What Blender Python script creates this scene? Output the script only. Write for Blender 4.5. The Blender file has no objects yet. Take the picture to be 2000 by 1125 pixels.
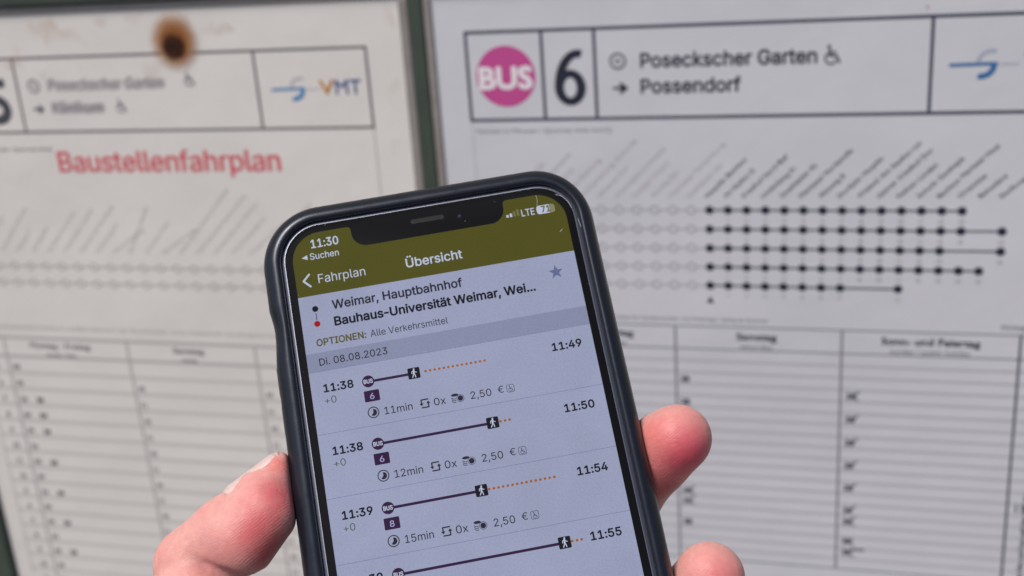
import bpy, math, random
import numpy as np
from mathutils import Matrix, Vector
from mathutils.geometry import delaunay_2d_cdt
random.seed(7)
S = bpy.context.scene
COL = S.collection

# ------------------------------------------------------------------ camera, sky, sun, exposure
# world: X along the notice board, Z up, the printed sheets lie in the plane Y = 0, the viewer stands at Y < 0 (metres)
ZB = 1.45                                   # height of the board's reference line above the pavement
RB = Matrix(((0.96642259, 0.06728227, 0.24799291),
             (0.02121375, 0.9409252, -0.33794931),
             (-0.25608077, 0.33186271, 0.90790406)))     # rows: camera right, camera down, camera forward in (x, y down, depth) of the board
D_BOARD = 0.60
def b2w(v):                                 # board vector (x, y down, depth) -> world
    return Vector((v[0], v[2], -v[1]))
right, down, fwd = b2w(RB[0]), b2w(RB[1]), b2w(RB[2])
cam_pos = b2w(-D_BOARD * Vector(RB[2])) + Vector((0, 0, ZB))
cd = bpy.data.cameras.new('camera')
cam = bpy.data.objects.new('camera', cd); COL.objects.link(cam)
back, up = -fwd, -down
cam.matrix_world = Matrix(((right.x, up.x, back.x, cam_pos.x), (right.y, up.y, back.y, cam_pos.y),
                           (right.z, up.z, back.z, cam_pos.z), (0, 0, 0, 1)))
cd.sensor_width = 36.0; cd.lens = 36.0 * 2295.85 / 2000.0
cd.clip_start = 0.01; cd.clip_end = 200.0
cd.dof.use_dof = True; cd.dof.focus_distance = 0.245; cd.dof.aperture_fstop = 18.0
S.camera = cam

SUN_EL, SUN_AZ = 60.0, -34.0                # azimuth: degrees from straight behind the viewer, negative = from the left
to_sun = Vector((math.sin(math.radians(SUN_AZ)) * math.cos(math.radians(SUN_EL)),
                 -math.cos(math.radians(SUN_AZ)) * math.cos(math.radians(SUN_EL)), math.sin(math.radians(SUN_EL))))
W = bpy.data.worlds.new('World'); S.world = W; W.use_nodes = True
nt = W.node_tree; bg = nt.nodes['Background']
sky = nt.nodes.new('ShaderNodeTexSky'); sky.sky_type = 'NISHITA'; sky.sun_disc = False
sky.sun_elevation = math.radians(SUN_EL); sky.sun_rotation = math.atan2(to_sun.x, to_sun.y)
sky.air_density = 1.0; sky.dust_density = 2.5; sky.ozone_density = 1.0
nt.links.new(sky.outputs[0], bg.inputs[0]); bg.inputs[1].default_value = 0.085
sl = bpy.data.lights.new('sun', 'SUN'); sl.energy = 2.9; sl.angle = math.radians(18); sl.color = (1.0, 0.91, 0.83)
sun = bpy.data.objects.new('sun', sl); COL.objects.link(sun)
sun.rotation_euler = to_sun.to_track_quat('Z', 'Y').to_euler()
S.view_settings.view_transform = 'Standard'; S.view_settings.look = 'None'; S.view_settings.gamma = 1.0
EXPO = 0.24; S.view_settings.exposure = EXPO
S.render.engine = 'CYCLES'
S.cycles.use_denoising = True

# ------------------------------------------------------------------ materials
def lin(r, g, b):                           # sRGB 0..255 -> linear
    f = lambda c: (c / 255 / 12.92) if c <= 10 else ((c / 255 + 0.055) / 1.055) ** 2.4
    return (f(r), f(g), f(b), 1.0)
def principled(name, col, rough=0.6, spec=0.5, **kw):
    m = bpy.data.materials.new(name); m.use_nodes = True
    p = m.node_tree.nodes['Principled BSDF']
    p.inputs['Base Color'].default_value = col if len(col) == 4 else (*col, 1)
    p.inputs['Roughness'].default_value = rough; p.inputs['Specular IOR Level'].default_value = spec
    for k, v in kw.items(): p.inputs[k.replace('_', ' ')].default_value = v
    return m
def N(m, t, **kw):
    n = m.node_tree.nodes.new(t)
    for k, v in kw.items():
        if hasattr(n, k): setattr(n, k, v)
        else: n.inputs[k].default_value = v
    return n
def mottled(name, col, col2, scale, rough=0.6, spec=0.3, bump=0.0, detail=6.0, bump_scale=6, bump_dist=0.0005, **kw):
    m = principled(name, col, rough, spec, **kw); p = m.node_tree.nodes['Principled BSDF']; L = m.node_tree.links
    tc = N(m, 'ShaderNodeTexCoord'); ns = N(m, 'ShaderNodeTexNoise', Scale=scale, Detail=detail, Roughness=0.6)
    L.new(tc.outputs['Object'], ns.inputs['Vector'])
    mx = N(m, 'ShaderNodeMix', data_type='RGBA'); mx.inputs[6].default_value = (*col[:3], 1); mx.inputs[7].default_value = (*col2[:3], 1)
    mr = N(m, 'ShaderNodeMapRange'); mr.inputs[1].default_value = 0.3; mr.inputs[2].default_value = 0.7
    L.new(ns.outputs[0], mr.inputs[0]); L.new(mr.outputs[0], mx.inputs[0]); L.new(mx.outputs[2], p.inputs['Base Color'])
    if bump:
        n2 = N(m, 'ShaderNodeTexNoise', Scale=scale * bump_scale, Detail=4.0); L.new(tc.outputs['Object'], n2.inputs['Vector'])
        b = N(m, 'ShaderNodeBump', Strength=bump, Distance=bump_dist); L.new(n2.outputs[0], b.inputs['Height']); L.new(b.outputs[0], p.inputs['Normal'])
    return m
def screen_mat(name, srgb, gain=1.0):       # a lit pixel colour under glossy cover glass
    m = principled(name, (0.004, 0.004, 0.005, 1), 0.12, 0.08)
    p = m.node_tree.nodes['Principled BSDF']; L = m.node_tree.links
    c = lin(*srgb)
    tc = N(m, 'ShaderNodeTexCoord'); wn = N(m, 'ShaderNodeTexNoise', Scale=2600.0, Detail=2.0)
    L.new(tc.outputs['Object'], wn.inputs['Vector'])
    mr = N(m, 'ShaderNodeMapRange'); mr.inputs[3].default_value = 0.92 * gain * 0.5 ** EXPO; mr.inputs[4].default_value = 1.08 * gain * 0.5 ** EXPO
    mr.inputs[1].default_value = 0.25; mr.inputs[2].default_value = 0.75
    L.new(wn.outputs[0], mr.inputs[0])
    sm = N(m, 'ShaderNodeTexNoise', Scale=38.0, Detail=5.0, Roughness=0.6, Distortion=0.8); L.new(tc.outputs['Object'], sm.inputs['Vector'])   # finger smears on the glass dim it unevenly
    m2 = N(m, 'ShaderNodeMapRange'); m2.inputs[1].default_value = 0.3; m2.inputs[2].default_value = 0.7; m2.inputs[3].default_value = 0.94; m2.inputs[4].default_value = 1.06
    L.new(sm.outputs[0], m2.inputs[0]); mu = N(m, 'ShaderNodeMath', operation='MULTIPLY'); L.new(mr.outputs[0], mu.inputs[0]); L.new(m2.outputs[0], mu.inputs[1])
    L.new(mu.outputs[0], p.inputs['Emission Strength'])
    p.inputs['Emission Color'].default_value = c
    return m

# ------------------------------------------------------------------ objects
def tag(o, label=None, cat=None, group=None, kind=None):
    for k, v in (('label', label), ('category', cat), ('group', group), ('kind', kind)):
        if v: o[k] = v
    return o
def empty(name, mw=None):
    o = bpy.data.objects.new(name, None); COL.objects.link(o); o.empty_display_size = 0.02
    if mw is not None: o.matrix_world = mw
    return o
def mesh(name, verts, faces, mat, parent=None, smooth=False, mw=None):
    me = bpy.data.meshes.new(name); me.from_pydata([tuple(v) for v in verts], [], [tuple(f) for f in faces])
    if mat: me.materials.append(mat)
    if smooth: me.shade_smooth()
    me.update()
    o = bpy.data.objects.new(name, me); COL.objects.link(o)
    if parent: o.parent = parent
    if mw is not None: o.matrix_world = mw
    return o

GLYPHS = r"""
 |188|
+|453|217,34,198,34,198,144,198,254,198,364,217,364,236,364,255,364,255,254,255,144,255,34,236,34;171,172,61,172,61,190,61,208,61,226,171,226,281,226,391,226,391,208,391,190,391,172,281,172
,|188|53,-119,38,-119,48,-56,58,8,68,71,91,71,114,71,137,71,119,8,102,-56,84,-119,69,-119
-|453|263,244,337,244,337,226,337,207,337,188,263,188,188,188,114,188,114,207,114,226,114,244,188,244
.|188|108,-4,95,-4,83,-4,72,0,63,9,54,18,50,28,50,41,50,54,54,65,63,73,72,82,83,87,95,87,108,87,119,82,128,73,137,65,141,54,141,41,141,28,137,18,128,9,119,0
/|249|216,533,235,533,180,330,126,127,71,-76,52,-76,33,-76,14,-76,69,127,124,330,178,533,197,533
0|453|264,-7,227,-7,189,-7,157,3,130,24,103,45,83,74,69,113,55,152,48,199,48,254,48,309,55,356,69,395,83,434,104,464,130,484,157,505,189,516,227,516,264,516,296,505,323,484,350,464,370,434,384,395,398,356,405,309,405,254,405,199,398,152,384,113,370,74,350,45,323,24,297,3;202,50,227,50,252,50,273,58,290,74,308,90,321,113,330,144,339,174,344,211,344,254,344,297,339,334,330,365,321,395,308,419,290,435,273,451,252,460,227,460,202,460,180,451,163,435,146,419,132,395,123,365,114,334,109,297,109,254,109,211,114,174,123,144,132,113,146,90,163,74,180,58
1|453|181,0,76,0,76,18,76,36,76,55,181,55,286,55,391,55,391,36,391,18,391,0,286,0;250,509,276,509,276,339,276,170,276,0,255,0,234,0,212,0,212,149,212,299,212,448,211,448,210,448,209,448,168,418,127,388,86,358,86,381,86,404,86,427,123,454,161,481,198,509,224,509
2|453|172,0,64,0,64,16,64,32,64,47,121,108,177,168,234,229,254,249,270,267,282,282,295,298,304,313,311,327,317,341,320,356,320,371,320,390,316,405,308,419,299,432,288,442,273,449,259,456,242,460,224,460,204,460,187,456,172,447,158,439,147,428,139,413,131,399,127,382,127,362,107,362,86,362,66,362,66,392,72,419,86,442,100,465,119,483,143,496,167,509,194,516,225,516,255,516,282,509,306,497,329,484,348,467,361,445,374,424,381,399,381,372,381,354,378,335,371,318,364,300,353,280,336,259,319,237,296,211,267,180,229,140,191,100,153,60,153,59,153,58,153,57,231,57,310,57,389,57,389,38,389,19,389,0,281,0
3|453|252,-7,218,-7,187,-7,158,-1,133,10,107,21,86,37,70,57,54,78,46,103,44,132,66,132,87,132,109,132,111,114,117,99,126,87,136,75,149,65,165,59,181,53,199,50,219,50,239,50,258,53,275,61,292,68,305,79,315,93,324,107,329,124,329,145,329,163,325,181,316,196,307,212,293,224,275,234,256,243,231,248,201,248,186,248,172,248,157,248,157,265,157,282,157,299,200,349,244,399,288,448,288,450,288,451,288,452,215,452,142,452,70,452,70,471,70,490,70,509,171,509,272,509,372,509,372,493,372,477,372,461,319,400,265,339,211,278,211,282,211,285,211,289,249,293,281,288,308,276,335,263,356,246,371,222,386,199,393,173,393,145,393,115,385,89,370,66,355,43,335,25,309,12,282,0
4|453|164,105,40,105,40,123,40,141,40,158,109,275,178,392,247,509,268,509,289,509,311,509,243,394,176,280,109,166,109,165,109,164,109,163,210,163,312,163,413,163,413,144,413,125,413,105,289,105;302,0,282,0,282,40,282,81,282,121,282,130,282,138,282,146,282,203,282,260,282,318,302,318,322,318,343,318,343,212,343,106,343,0,322,0
5|453|254,-7,221,-7,191,-7,164,-1,140,11,116,23,97,39,83,60,69,81,61,104,60,130,81,130,101,130,122,130,124,115,129,101,138,89,147,77,159,67,173,60,188,53,204,50,221,50,242,50,260,55,276,64,292,74,305,87,314,104,323,121,328,141,328,162,328,184,323,204,314,221,304,238,291,252,275,262,258,272,239,277,218,277,201,277,184,274,167,268,151,263,138,255,128,246,108,248,88,250,67,253,77,338,86,423,96,509,186,509,276,509,366,509,366,490,366,471,366,452,294,452,222,452,151,452,145,402,139,352,134,301,135,301,135,301,136,301,147,311,161,319,178,325,194,331,211,334,229,334,253,334,274,329,294,321,313,313,331,301,345,285,359,270,371,252,379,231,387,210,391,188,391,163,391,130,384,101,369,76,354,50,334,30,309,15,283,1
6|453|258,-7,226,-7,195,-7,167,0,142,15,118,29,98,49,84,74,71,100,64,129,64,162,64,186,69,212,80,239,91,266,110,300,137,340,176,396,214,453,252,509,276,509,299,509,322,509,265,426,208,344,151,261,149,261,147,261,145,261,150,271,157,280,165,288,174,296,184,302,196,307,207,312,221,314,235,314,266,314,293,308,316,295,339,282,357,263,370,240,382,216,389,189,389,157,389,125,382,97,368,73,354,48,334,28,310,14,286,0;207,48,226,48,246,48,264,53,279,63,294,72,306,85,314,101,323,118,327,136,327,157,327,178,323,197,314,213,306,230,294,242,279,251,264,261,246,265,226,265,207,265,189,261,174,252,159,243,147,230,138,214,129,198,125,179,125,158,125,137,129,118,138,102,147,85,159,72,174,63,189,53
7|453|120,0,97,0,172,149,248,299,323,448,323,450,323,451,323,452,236,452,149,452,62,452,62,471,62,490,62,509,172,509,281,509,391,509,391,489,391,469,391,449,315,299,240,150,165,0,142,0
8|453|260,-7,226,-7,192,-7,162,-1,136,11,109,24,89,40,74,62,59,83,52,108,52,135,52,157,56,177,65,195,74,213,86,229,101,241,116,253,133,261,153,265,153,265,153,266,153,267,128,273,108,287,93,308,78,329,70,353,70,380,70,406,77,429,90,450,104,470,122,486,146,498,169,510,196,516,226,516,256,516,283,510,306,498,329,486,348,470,361,450,375,429,382,406,382,380,382,353,374,329,359,308,344,287,325,273,300,267,300,266,300,265,300,265,319,261,336,253,351,241,366,229,378,213,387,195,396,177,401,157,401,135,401,108,393,83,378,62,364,40,343,24,317,11,291,-1;204,49,226,49,249,49,268,53,285,60,301,68,314,78,323,91,332,105,337,121,337,139,337,158,332,174,322,189,313,203,300,214,283,223,266,231,247,235,226,235,205,235,186,231,169,223,152,214,139,203,130,189,120,174,115,158,115,139,115,121,120,105,129,91,138,78,151,68,167,60,184,53;208,290,226,290,244,290,260,293,274,300,288,307,299,318,307,330,315,343,319,358,319,376,319,393,315,407,308,420,300,433,289,443,275,449,261,456,245,460,226,460,208,460,191,456,177,449,163,443,152,433,145,420,137,407,133,393,133,376,133,358,137,343,145,330,152,318,163,307,178,300,192,293
9|453|195,516,226,516,258,516,286,508,310,494,335,480,354,460,368,434,382,409,389,380,389,347,389,323,383,297,373,270,362,243,343,209,315,168,277,112,239,56,200,0,177,0,154,0,130,0,187,83,244,165,301,248,303,248,305,248,307,248,303,238,296,229,287,221,279,213,269,207,257,202,245,197,232,195,218,195,187,195,160,201,137,214,114,227,96,245,83,269,70,292,64,320,64,352,64,384,71,412,85,436,99,461,118,480,143,494,167,508;246,460,226,460,207,460,189,456,174,446,159,437,147,424,138,407,130,391,125,372,125,352,125,330,130,312,138,295,147,279,159,266,174,257,189,248,207,243,226,243,246,243,263,248,279,257,294,266,306,279,314,295,323,311,327,330,327,350,327,372,323,391,314,407,306,424,294,437,279,446,264,456
:|188|108,-4,95,-4,83,-4,72,0,63,9,54,18,50,28,50,41,50,54,54,65,63,73,72,82,83,87,95,87,108,87,119,82,128,73,137,65,141,54,141,41,141,28,137,18,128,9,119,0;108,271,95,271,83,271,72,275,63,284,54,293,50,304,50,316,50,329,54,340,63,349,72,357,83,362,95,362,108,362,119,357,128,349,137,340,141,329,141,316,141,304,137,293,128,284,119,275
A|480|39,0,16,0,78,170,140,339,201,509,226,509,251,509,276,509,338,339,401,170,463,0,440,0,418,0,395,0,359,101,323,202,287,302,281,321,273,344,264,372,255,400,245,435,232,478,236,478,241,478,245,478,233,435,222,399,213,371,204,343,196,320,191,302,155,202,120,101,85,0,62,0;197,142,110,142,110,161,110,180,110,199,197,199,283,199,370,199,370,180,370,161,370,142,283,142
B|456|122,0,60,0,60,170,60,339,60,509,120,509,181,509,241,509,276,509,306,503,329,491,352,479,369,462,381,442,392,422,398,399,398,374,398,352,394,334,387,320,379,306,369,294,356,286,344,277,330,271,315,267,315,265,315,264,315,262,331,261,347,255,363,245,379,235,392,221,402,203,413,185,418,163,418,136,418,111,412,87,400,67,388,46,370,30,344,18,319,6,287,0,247,0,184,0;125,115,125,57,165,57,205,57,245,57,284,57,313,65,330,80,347,95,355,114,355,137,355,154,351,170,342,184,334,198,321,209,306,218,290,227,271,231,248,231,207,231,166,231,125,231,125,173;125,341,125,285,162,285,200,285,238,285,257,285,273,289,288,296,303,303,315,313,323,326,332,339,336,355,336,372,336,395,328,414,313,429,297,444,273,452,240,452,202,452,163,452,125,452,125,396
C|510|293,-7,267,-7,223,-7,184,4,150,25,116,46,89,76,70,115,50,154,40,201,40,254,40,308,50,354,70,393,89,432,116,462,150,484,184,505,223,516,267,516,293,516,317,512,340,504,363,497,384,486,402,471,420,457,436,439,448,418,460,398,468,374,473,348,451,348,430,348,408,348,404,366,398,381,389,395,381,408,370,419,357,428,345,438,331,444,315,449,300,454,284,456,267,456,236,456,208,448,184,432,159,417,139,394,125,364,111,334,103,297,103,254,103,211,111,175,125,145,140,115,159,92,184,76,209,61,236,53,267,53,284,53,300,55,315,60,331,65,345,71,357,81,370,90,381,101,389,114,398,128,404,143,408,160,430,160,451,160,473,160,469,135,460,111,448,91,436,70,421,52,402,38,384,23,363,12,341,5,318,-3
D|502|271,0,219,0,178,0,137,0,96,0,96,19,96,38,96,57,136,57,175,57,215,57,256,57,291,65,318,81,345,97,366,119,379,149,392,179,399,214,399,255,399,296,392,331,379,361,366,390,346,412,320,428,293,444,260,452,221,452,178,452,136,452,93,452,93,471,93,490,93,509,137,509,181,509,225,509,275,509,317,499,353,478,388,458,415,429,433,391,452,353,462,308,462,255,462,202,452,157,433,119,414,81,387,51,351,31,314,10;103,509,125,509,125,339,125,170,125,0,103,0,82,0,60,0,60,170,60,339,60,509,82,509
E|419|165,0,60,0,60,170,60,339,60,509,164,509,268,509,372,509,372,490,372,471,372,452,290,452,207,452,125,452,125,396,125,341,125,286,202,286,278,286,355,286,355,267,355,248,355,229,278,229,202,229,125,229,125,172,125,114,125,57,208,57,292,57,375,57,375,38,375,19,375,0,270,0
F|410|82,0,60,0,60,170,60,339,60,509,163,509,266,509,369,509,369,490,369,471,369,452,288,452,206,452,125,452,125,394,125,336,125,278,198,278,272,278,346,278,346,259,346,240,346,221,272,221,198,221,125,221,125,147,125,74,125,0,103,0
G|520|309,-7,269,-7,223,-7,184,4,149,25,115,46,88,77,69,116,50,155,40,201,40,254,40,308,50,354,69,393,88,432,115,462,149,484,183,505,221,516,265,516,292,516,317,512,340,504,364,496,385,484,403,469,422,454,437,437,449,416,461,396,470,373,474,349,452,349,430,349,408,349,403,365,396,380,387,393,379,406,368,417,356,427,344,436,330,444,315,448,300,453,283,456,265,456,235,456,208,448,183,432,159,417,139,394,125,364,111,334,103,297,103,254,103,211,111,175,125,145,140,115,159,92,184,76,209,61,237,53,269,53,297,53,323,59,345,71,367,83,384,101,396,123,409,146,415,172,415,202,421,201,428,200,434,199,384,199,333,199,283,199,283,218,283,237,283,256,348,256,413,256,478,256,478,237,478,219,478,200,478,158,469,122,451,91,433,60,408,36,377,19,345,2
H|517|82,0,60,0,60,170,60,339,60,509,82,509,103,509,125,509,125,435,125,362,125,289,214,289,303,289,392,289,392,362,392,435,392,509,414,509,435,509,457,509,457,339,457,170,457,0,435,0,414,0,392,0,392,77,392,155,392,232,303,232,214,232,125,232,125,155,125,77,125,0,103,0
I|300|111,0,31,0,31,19,31,38,31,57,60,57,89,57,118,57,118,189,118,320,118,452,89,452,60,452,31,452,31,471,31,490,31,509,111,509,190,509,269,509,269,490,269,471,269,452,240,452,212,452,183,452,183,320,183,189,183,57,212,57,240,57,269,57,269,38,269,19,269,0,190,0
K|467|146,189,104,145,104,169,104,193,104,216,116,232,128,247,139,261,151,275,162,290,174,303,187,317,199,331,212,344,262,399,313,454,364,509,392,509,420,509,448,509,376,431,304,353,231,276,230,276,229,276,228,276,187,233;82,0,60,0,60,170,60,339,60,509,82,509,103,509,125,509,125,451,125,392,125,334,124,298,124,261,124,225,124,214,124,204,125,193,125,129,125,64,125,0,103,0;398,0,372,0,311,86,249,173,188,259,201,276,215,293,228,309,302,206,375,103,449,0,423,0
L|393|160,0,60,0,60,170,60,339,60,509,82,509,103,509,125,509,125,358,125,208,125,57,203,57,282,57,361,57,361,38,361,19,361,0,261,0
M|628|81,0,60,0,60,170,60,339,60,509,91,509,121,509,152,509,193,402,235,294,277,187,280,180,284,170,287,159,291,148,295,136,299,123,303,110,307,97,311,84,315,71,319,59,322,49,317,49,312,49,307,49,310,59,314,70,318,83,322,95,326,108,330,121,334,134,338,147,342,158,346,170,349,179,352,187,394,294,435,402,476,509,507,509,537,509,568,509,568,339,568,170,568,0,547,0,525,0,504,0,504,97,504,194,504,291,504,302,504,314,504,327,505,340,505,354,505,369,505,383,506,398,506,413,506,428,507,443,507,457,509,457,511,457,513,457,508,441,503,426,498,409,492,393,487,378,482,363,477,348,472,334,467,322,463,309,459,299,456,291,418,194,380,97,342,0,323,0,305,0,286,0,248,97,209,194,170,291,167,299,163,309,159,321,155,333,150,346,145,361,140,376,135,391,129,408,124,424,118,441,112,457,114,457,117,457,119,457,119,444,120,431,120,416,120,401,121,387,121,372,121,357,121,342,122,328,122,315,122,302,122,291,122,194,122,97,122,0,101,0
N|523|82,0,60,0,60,170,60,339,60,509,85,509,111,509,136,509,205,400,274,291,343,183,349,174,355,164,363,151,370,138,379,123,388,107,396,90,405,73,414,55,411,55,408,54,405,54,403,72,401,90,401,108,400,126,399,142,399,157,399,172,399,185,399,195,399,300,399,404,399,509,420,509,442,509,463,509,463,339,463,170,463,0,438,0,412,0,387,0,325,97,264,193,202,290,194,303,186,316,177,331,169,345,159,362,148,381,137,400,123,424,108,452,111,453,115,453,119,454,120,428,121,405,122,384,123,362,124,344,124,328,125,312,125,300,125,291,125,194,125,97,125,0,103,0
O|533|311,-7,267,-7,223,-7,184,4,150,25,116,46,90,76,70,115,50,154,40,201,40,254,40,308,50,354,70,393,90,432,116,462,150,484,184,505,223,516,267,516,311,516,350,505,384,484,418,462,444,432,464,393,483,354,493,308,493,254,493,201,483,154,464,115,444,76,418,46,384,25,350,4;236,53,267,53,297,53,325,61,349,76,374,91,394,114,408,144,423,174,430,211,430,254,430,298,423,335,408,365,394,395,374,417,349,433,325,448,297,456,267,456,236,456,209,448,184,433,159,417,140,394,125,364,111,334,103,297,103,254,103,211,111,174,125,144,140,114,159,92,184,76,209,61
P|445|82,0,60,0,60,170,60,339,60,509,118,509,177,509,235,509,274,509,307,502,332,487,358,473,377,454,390,430,402,405,409,378,409,348,409,317,402,290,390,265,377,241,358,222,332,207,307,193,274,186,235,186,193,186,151,186,109,186,109,205,109,224,109,242,150,242,191,242,233,242,259,242,281,247,297,256,313,265,325,278,333,294,341,310,344,328,344,348,344,368,341,386,333,402,325,417,313,430,297,439,280,448,259,452,232,452,196,452,160,452,125,452,125,301,125,151,125,0,103,0
S|447|263,-9,224,-9,187,-9,155,-3,128,9,100,21,79,38,64,60,49,82,40,107,38,137,60,137,82,137,104,137,106,117,112,101,123,88,134,75,149,65,166,59,184,52,203,49,224,49,247,49,268,53,286,60,304,68,319,78,329,92,340,105,346,121,346,139,346,155,341,169,332,179,323,189,311,198,296,205,281,211,264,217,245,222,224,228,204,234,184,239,142,251,109,268,86,289,63,311,52,339,52,372,52,401,60,426,75,448,90,469,111,486,138,498,164,510,194,516,227,516,261,516,290,510,316,498,342,486,362,469,377,449,392,428,400,404,401,378,380,378,358,378,337,378,335,403,323,423,302,437,281,451,256,459,225,459,203,459,184,455,167,448,151,441,138,431,129,418,120,406,115,391,115,376,115,358,120,344,131,334,142,323,154,314,169,308,184,302,199,297,212,293,230,289,247,284,264,279,279,275,295,270,312,264,328,257,344,248,359,238,373,227,385,214,395,198,404,181,408,162,408,139,408,111,401,86,386,64,372,41,351,24,323,11,296,-2
T|449|85,452,32,452,32,471,32,490,32,509,160,509,288,509,417,509,417,490,417,471,417,452,363,452,310,452,257,452,257,301,257,151,257,0,235,0,214,0,193,0,193,151,193,301,193,452,139,452
U|517|299,-8,259,-8,219,-8,184,0,154,15,124,31,101,53,85,80,68,107,60,138,60,173,60,285,60,397,60,509,81,509,103,509,124,509,124,399,124,288,124,178,124,154,130,132,141,113,152,94,167,79,187,68,207,57,231,52,259,52,287,52,311,57,331,68,351,79,366,94,377,113,387,132,393,154,393,178,393,288,393,399,393,509,414,509,436,509,457,509,457,397,457,285,457,173,457,138,449,107,433,80,416,53,393,31,363,15,334,0
V|480|229,0,204,0,141,170,79,339,16,509,39,509,62,509,84,509,120,408,156,307,192,206,198,189,206,166,215,137,224,109,235,73,248,31,243,31,239,31,235,31,247,74,258,110,267,138,276,166,284,189,290,206,325,307,360,408,395,509,417,509,440,509,463,509,401,339,340,170,278,0,253,0
W|686|180,0,155,0,109,170,63,339,16,509,38,509,60,509,82,509,109,404,136,300,163,196,168,179,172,163,175,145,179,128,183,111,187,94,190,76,194,58,197,40,194,40,192,40,189,40,193,58,196,76,200,94,203,111,207,128,211,145,215,163,220,179,224,196,251,300,279,404,306,509,331,509,355,509,380,509,407,404,434,300,462,196,466,179,470,163,474,145,478,128,482,111,486,94,490,76,494,58,497,40,494,40,491,40,488,40,492,58,495,76,499,94,502,111,506,128,510,145,515,163,519,179,523,196,550,300,576,404,603,509,625,509,647,509,670,509,623,339,577,170,530,0,505,0,480,0,455,0,426,108,397,215,368,323,362,344,357,367,351,391,346,416,341,444,336,475,341,475,345,475,350,475,345,445,340,419,335,395,330,371,324,347,318,323,289,215,260,108,230,0,205,0
a|389|182,-9,160,-9,136,-9,114,-4,94,5,75,14,59,27,48,45,36,62,30,83,30,108,30,130,35,147,43,161,52,175,63,185,78,193,92,201,108,207,125,211,143,215,160,218,178,220,201,223,219,225,234,227,248,228,258,231,265,235,272,239,276,245,276,255,276,255,276,256,276,257,276,272,273,286,267,297,261,308,252,316,240,322,228,328,213,331,196,331,178,331,162,328,149,322,136,317,126,309,118,301,110,292,104,283,100,274,80,280,61,285,41,291,50,314,62,332,79,346,95,360,113,369,133,375,153,381,173,384,194,384,208,384,223,383,239,379,255,376,271,370,286,360,301,351,313,338,322,320,332,303,337,280,337,251,337,168,337,84,337,0,317,0,297,0,277,0,277,17,277,35,277,52,275,52,274,52,272,52,268,43,261,34,252,25,243,15,230,7,215,1,200,-5;155,45,170,45,193,45,212,50,228,59,243,68,255,79,263,93,271,107,276,122,276,138,276,155,276,173,276,190,273,187,268,184,259,182,251,180,242,178,231,176,221,174,210,172,200,171,190,170,182,169,175,168,161,166,147,163,134,159,121,154,111,148,103,139,96,131,92,119,92,105,92,92,95,81,102,72,109,63,118,57,130,52,142,48
b|424|261,-8,229,-8,206,-8,187,-4,172,4,158,12,146,21,138,31,129,42,123,51,118,59,116,59,114,59,112,59,112,39,112,20,112,0,92,0,72,0,53,0,53,170,53,339,53,509,73,509,93,509,114,509,114,446,114,382,114,319,115,319,117,319,118,319,123,327,129,336,137,346,145,356,157,365,171,373,186,381,205,384,229,384,261,384,289,376,313,361,337,345,356,322,370,293,383,263,390,229,390,189,390,149,383,114,370,84,356,55,337,32,313,16,289,0;197,47,220,47,244,47,263,53,279,66,295,78,308,95,316,117,324,138,328,162,328,189,328,216,324,240,316,261,308,282,296,299,280,311,264,324,244,330,220,330,197,330,177,324,161,312,145,300,133,284,125,263,117,242,113,217,113,189,113,161,117,136,125,115,133,94,146,77,162,65,178,53
c|396|226,-8,207,-8,173,-8,143,0,117,16,91,33,71,56,56,85,41,114,34,149,34,187,34,227,41,262,56,291,71,321,91,343,117,360,143,376,173,384,207,384,226,384,243,382,260,377,276,372,292,365,305,356,319,347,330,335,340,322,350,309,357,294,362,277,342,272,322,267,303,262,300,272,296,281,290,289,285,297,278,305,270,311,262,317,253,322,242,325,232,328,220,330,207,330,182,330,161,323,145,310,129,297,116,280,108,258,100,237,96,213,96,187,96,162,100,139,108,117,116,96,129,79,145,66,161,53,182,46,207,46,220,46,232,48,243,52,253,55,263,60,271,66,279,72,286,80,292,89,297,97,301,107,304,117,324,112,343,107,363,102,358,85,351,70,341,56,332,43,320,31,306,21,293,12,277,4,261,-1,244,-6
d|424|219,-8,195,-8,164,-8,136,0,111,16,87,32,68,55,55,84,41,114,34,149,34,189,34,229,41,263,55,293,69,322,88,345,112,361,136,376,164,384,196,384,219,384,238,381,253,373,268,365,279,356,287,346,296,336,302,327,306,319,308,319,309,319,311,319,311,382,311,446,311,509,331,509,351,509,372,509,372,339,372,170,372,0,352,0,332,0,313,0,313,20,313,39,313,59,311,59,309,59,307,59,302,51,295,42,287,31,278,21,267,12,252,4,238,-4;181,47,205,47,227,47,247,53,263,65,279,77,291,94,299,115,308,136,312,161,312,189,312,217,308,242,300,263,292,284,279,300,263,312,247,324,228,330,205,330,181,330,161,324,145,311,129,299,116,282,108,261,100,240,96,216,96,189,96,162,100,138,109,117,117,95,129,78,145,66,161,53
e|404|238,-8,212,-8,175,-8,143,0,117,16,90,33,70,56,56,85,41,114,34,148,34,187,34,226,41,260,55,290,69,319,89,343,115,359,141,376,171,384,205,384,226,384,246,381,266,374,285,367,303,356,319,341,335,326,348,306,357,282,366,258,371,228,371,194,371,186,371,178,371,169,272,169,174,169,75,169,75,187,75,204,75,221,163,221,250,221,338,221,329,215,319,208,310,202,310,227,306,249,298,269,290,288,278,303,263,314,247,325,228,330,205,330,182,330,163,325,146,313,130,302,118,288,109,270,100,251,96,232,96,211,96,200,96,189,96,178,96,150,101,126,110,106,120,87,134,72,151,61,168,51,189,46,212,46,228,46,241,48,254,53,266,57,277,64,285,73,294,82,301,93,306,105,325,101,345,96,365,91,359,71,349,54,335,39,321,24,303,13,283,4,262,-4
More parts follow.
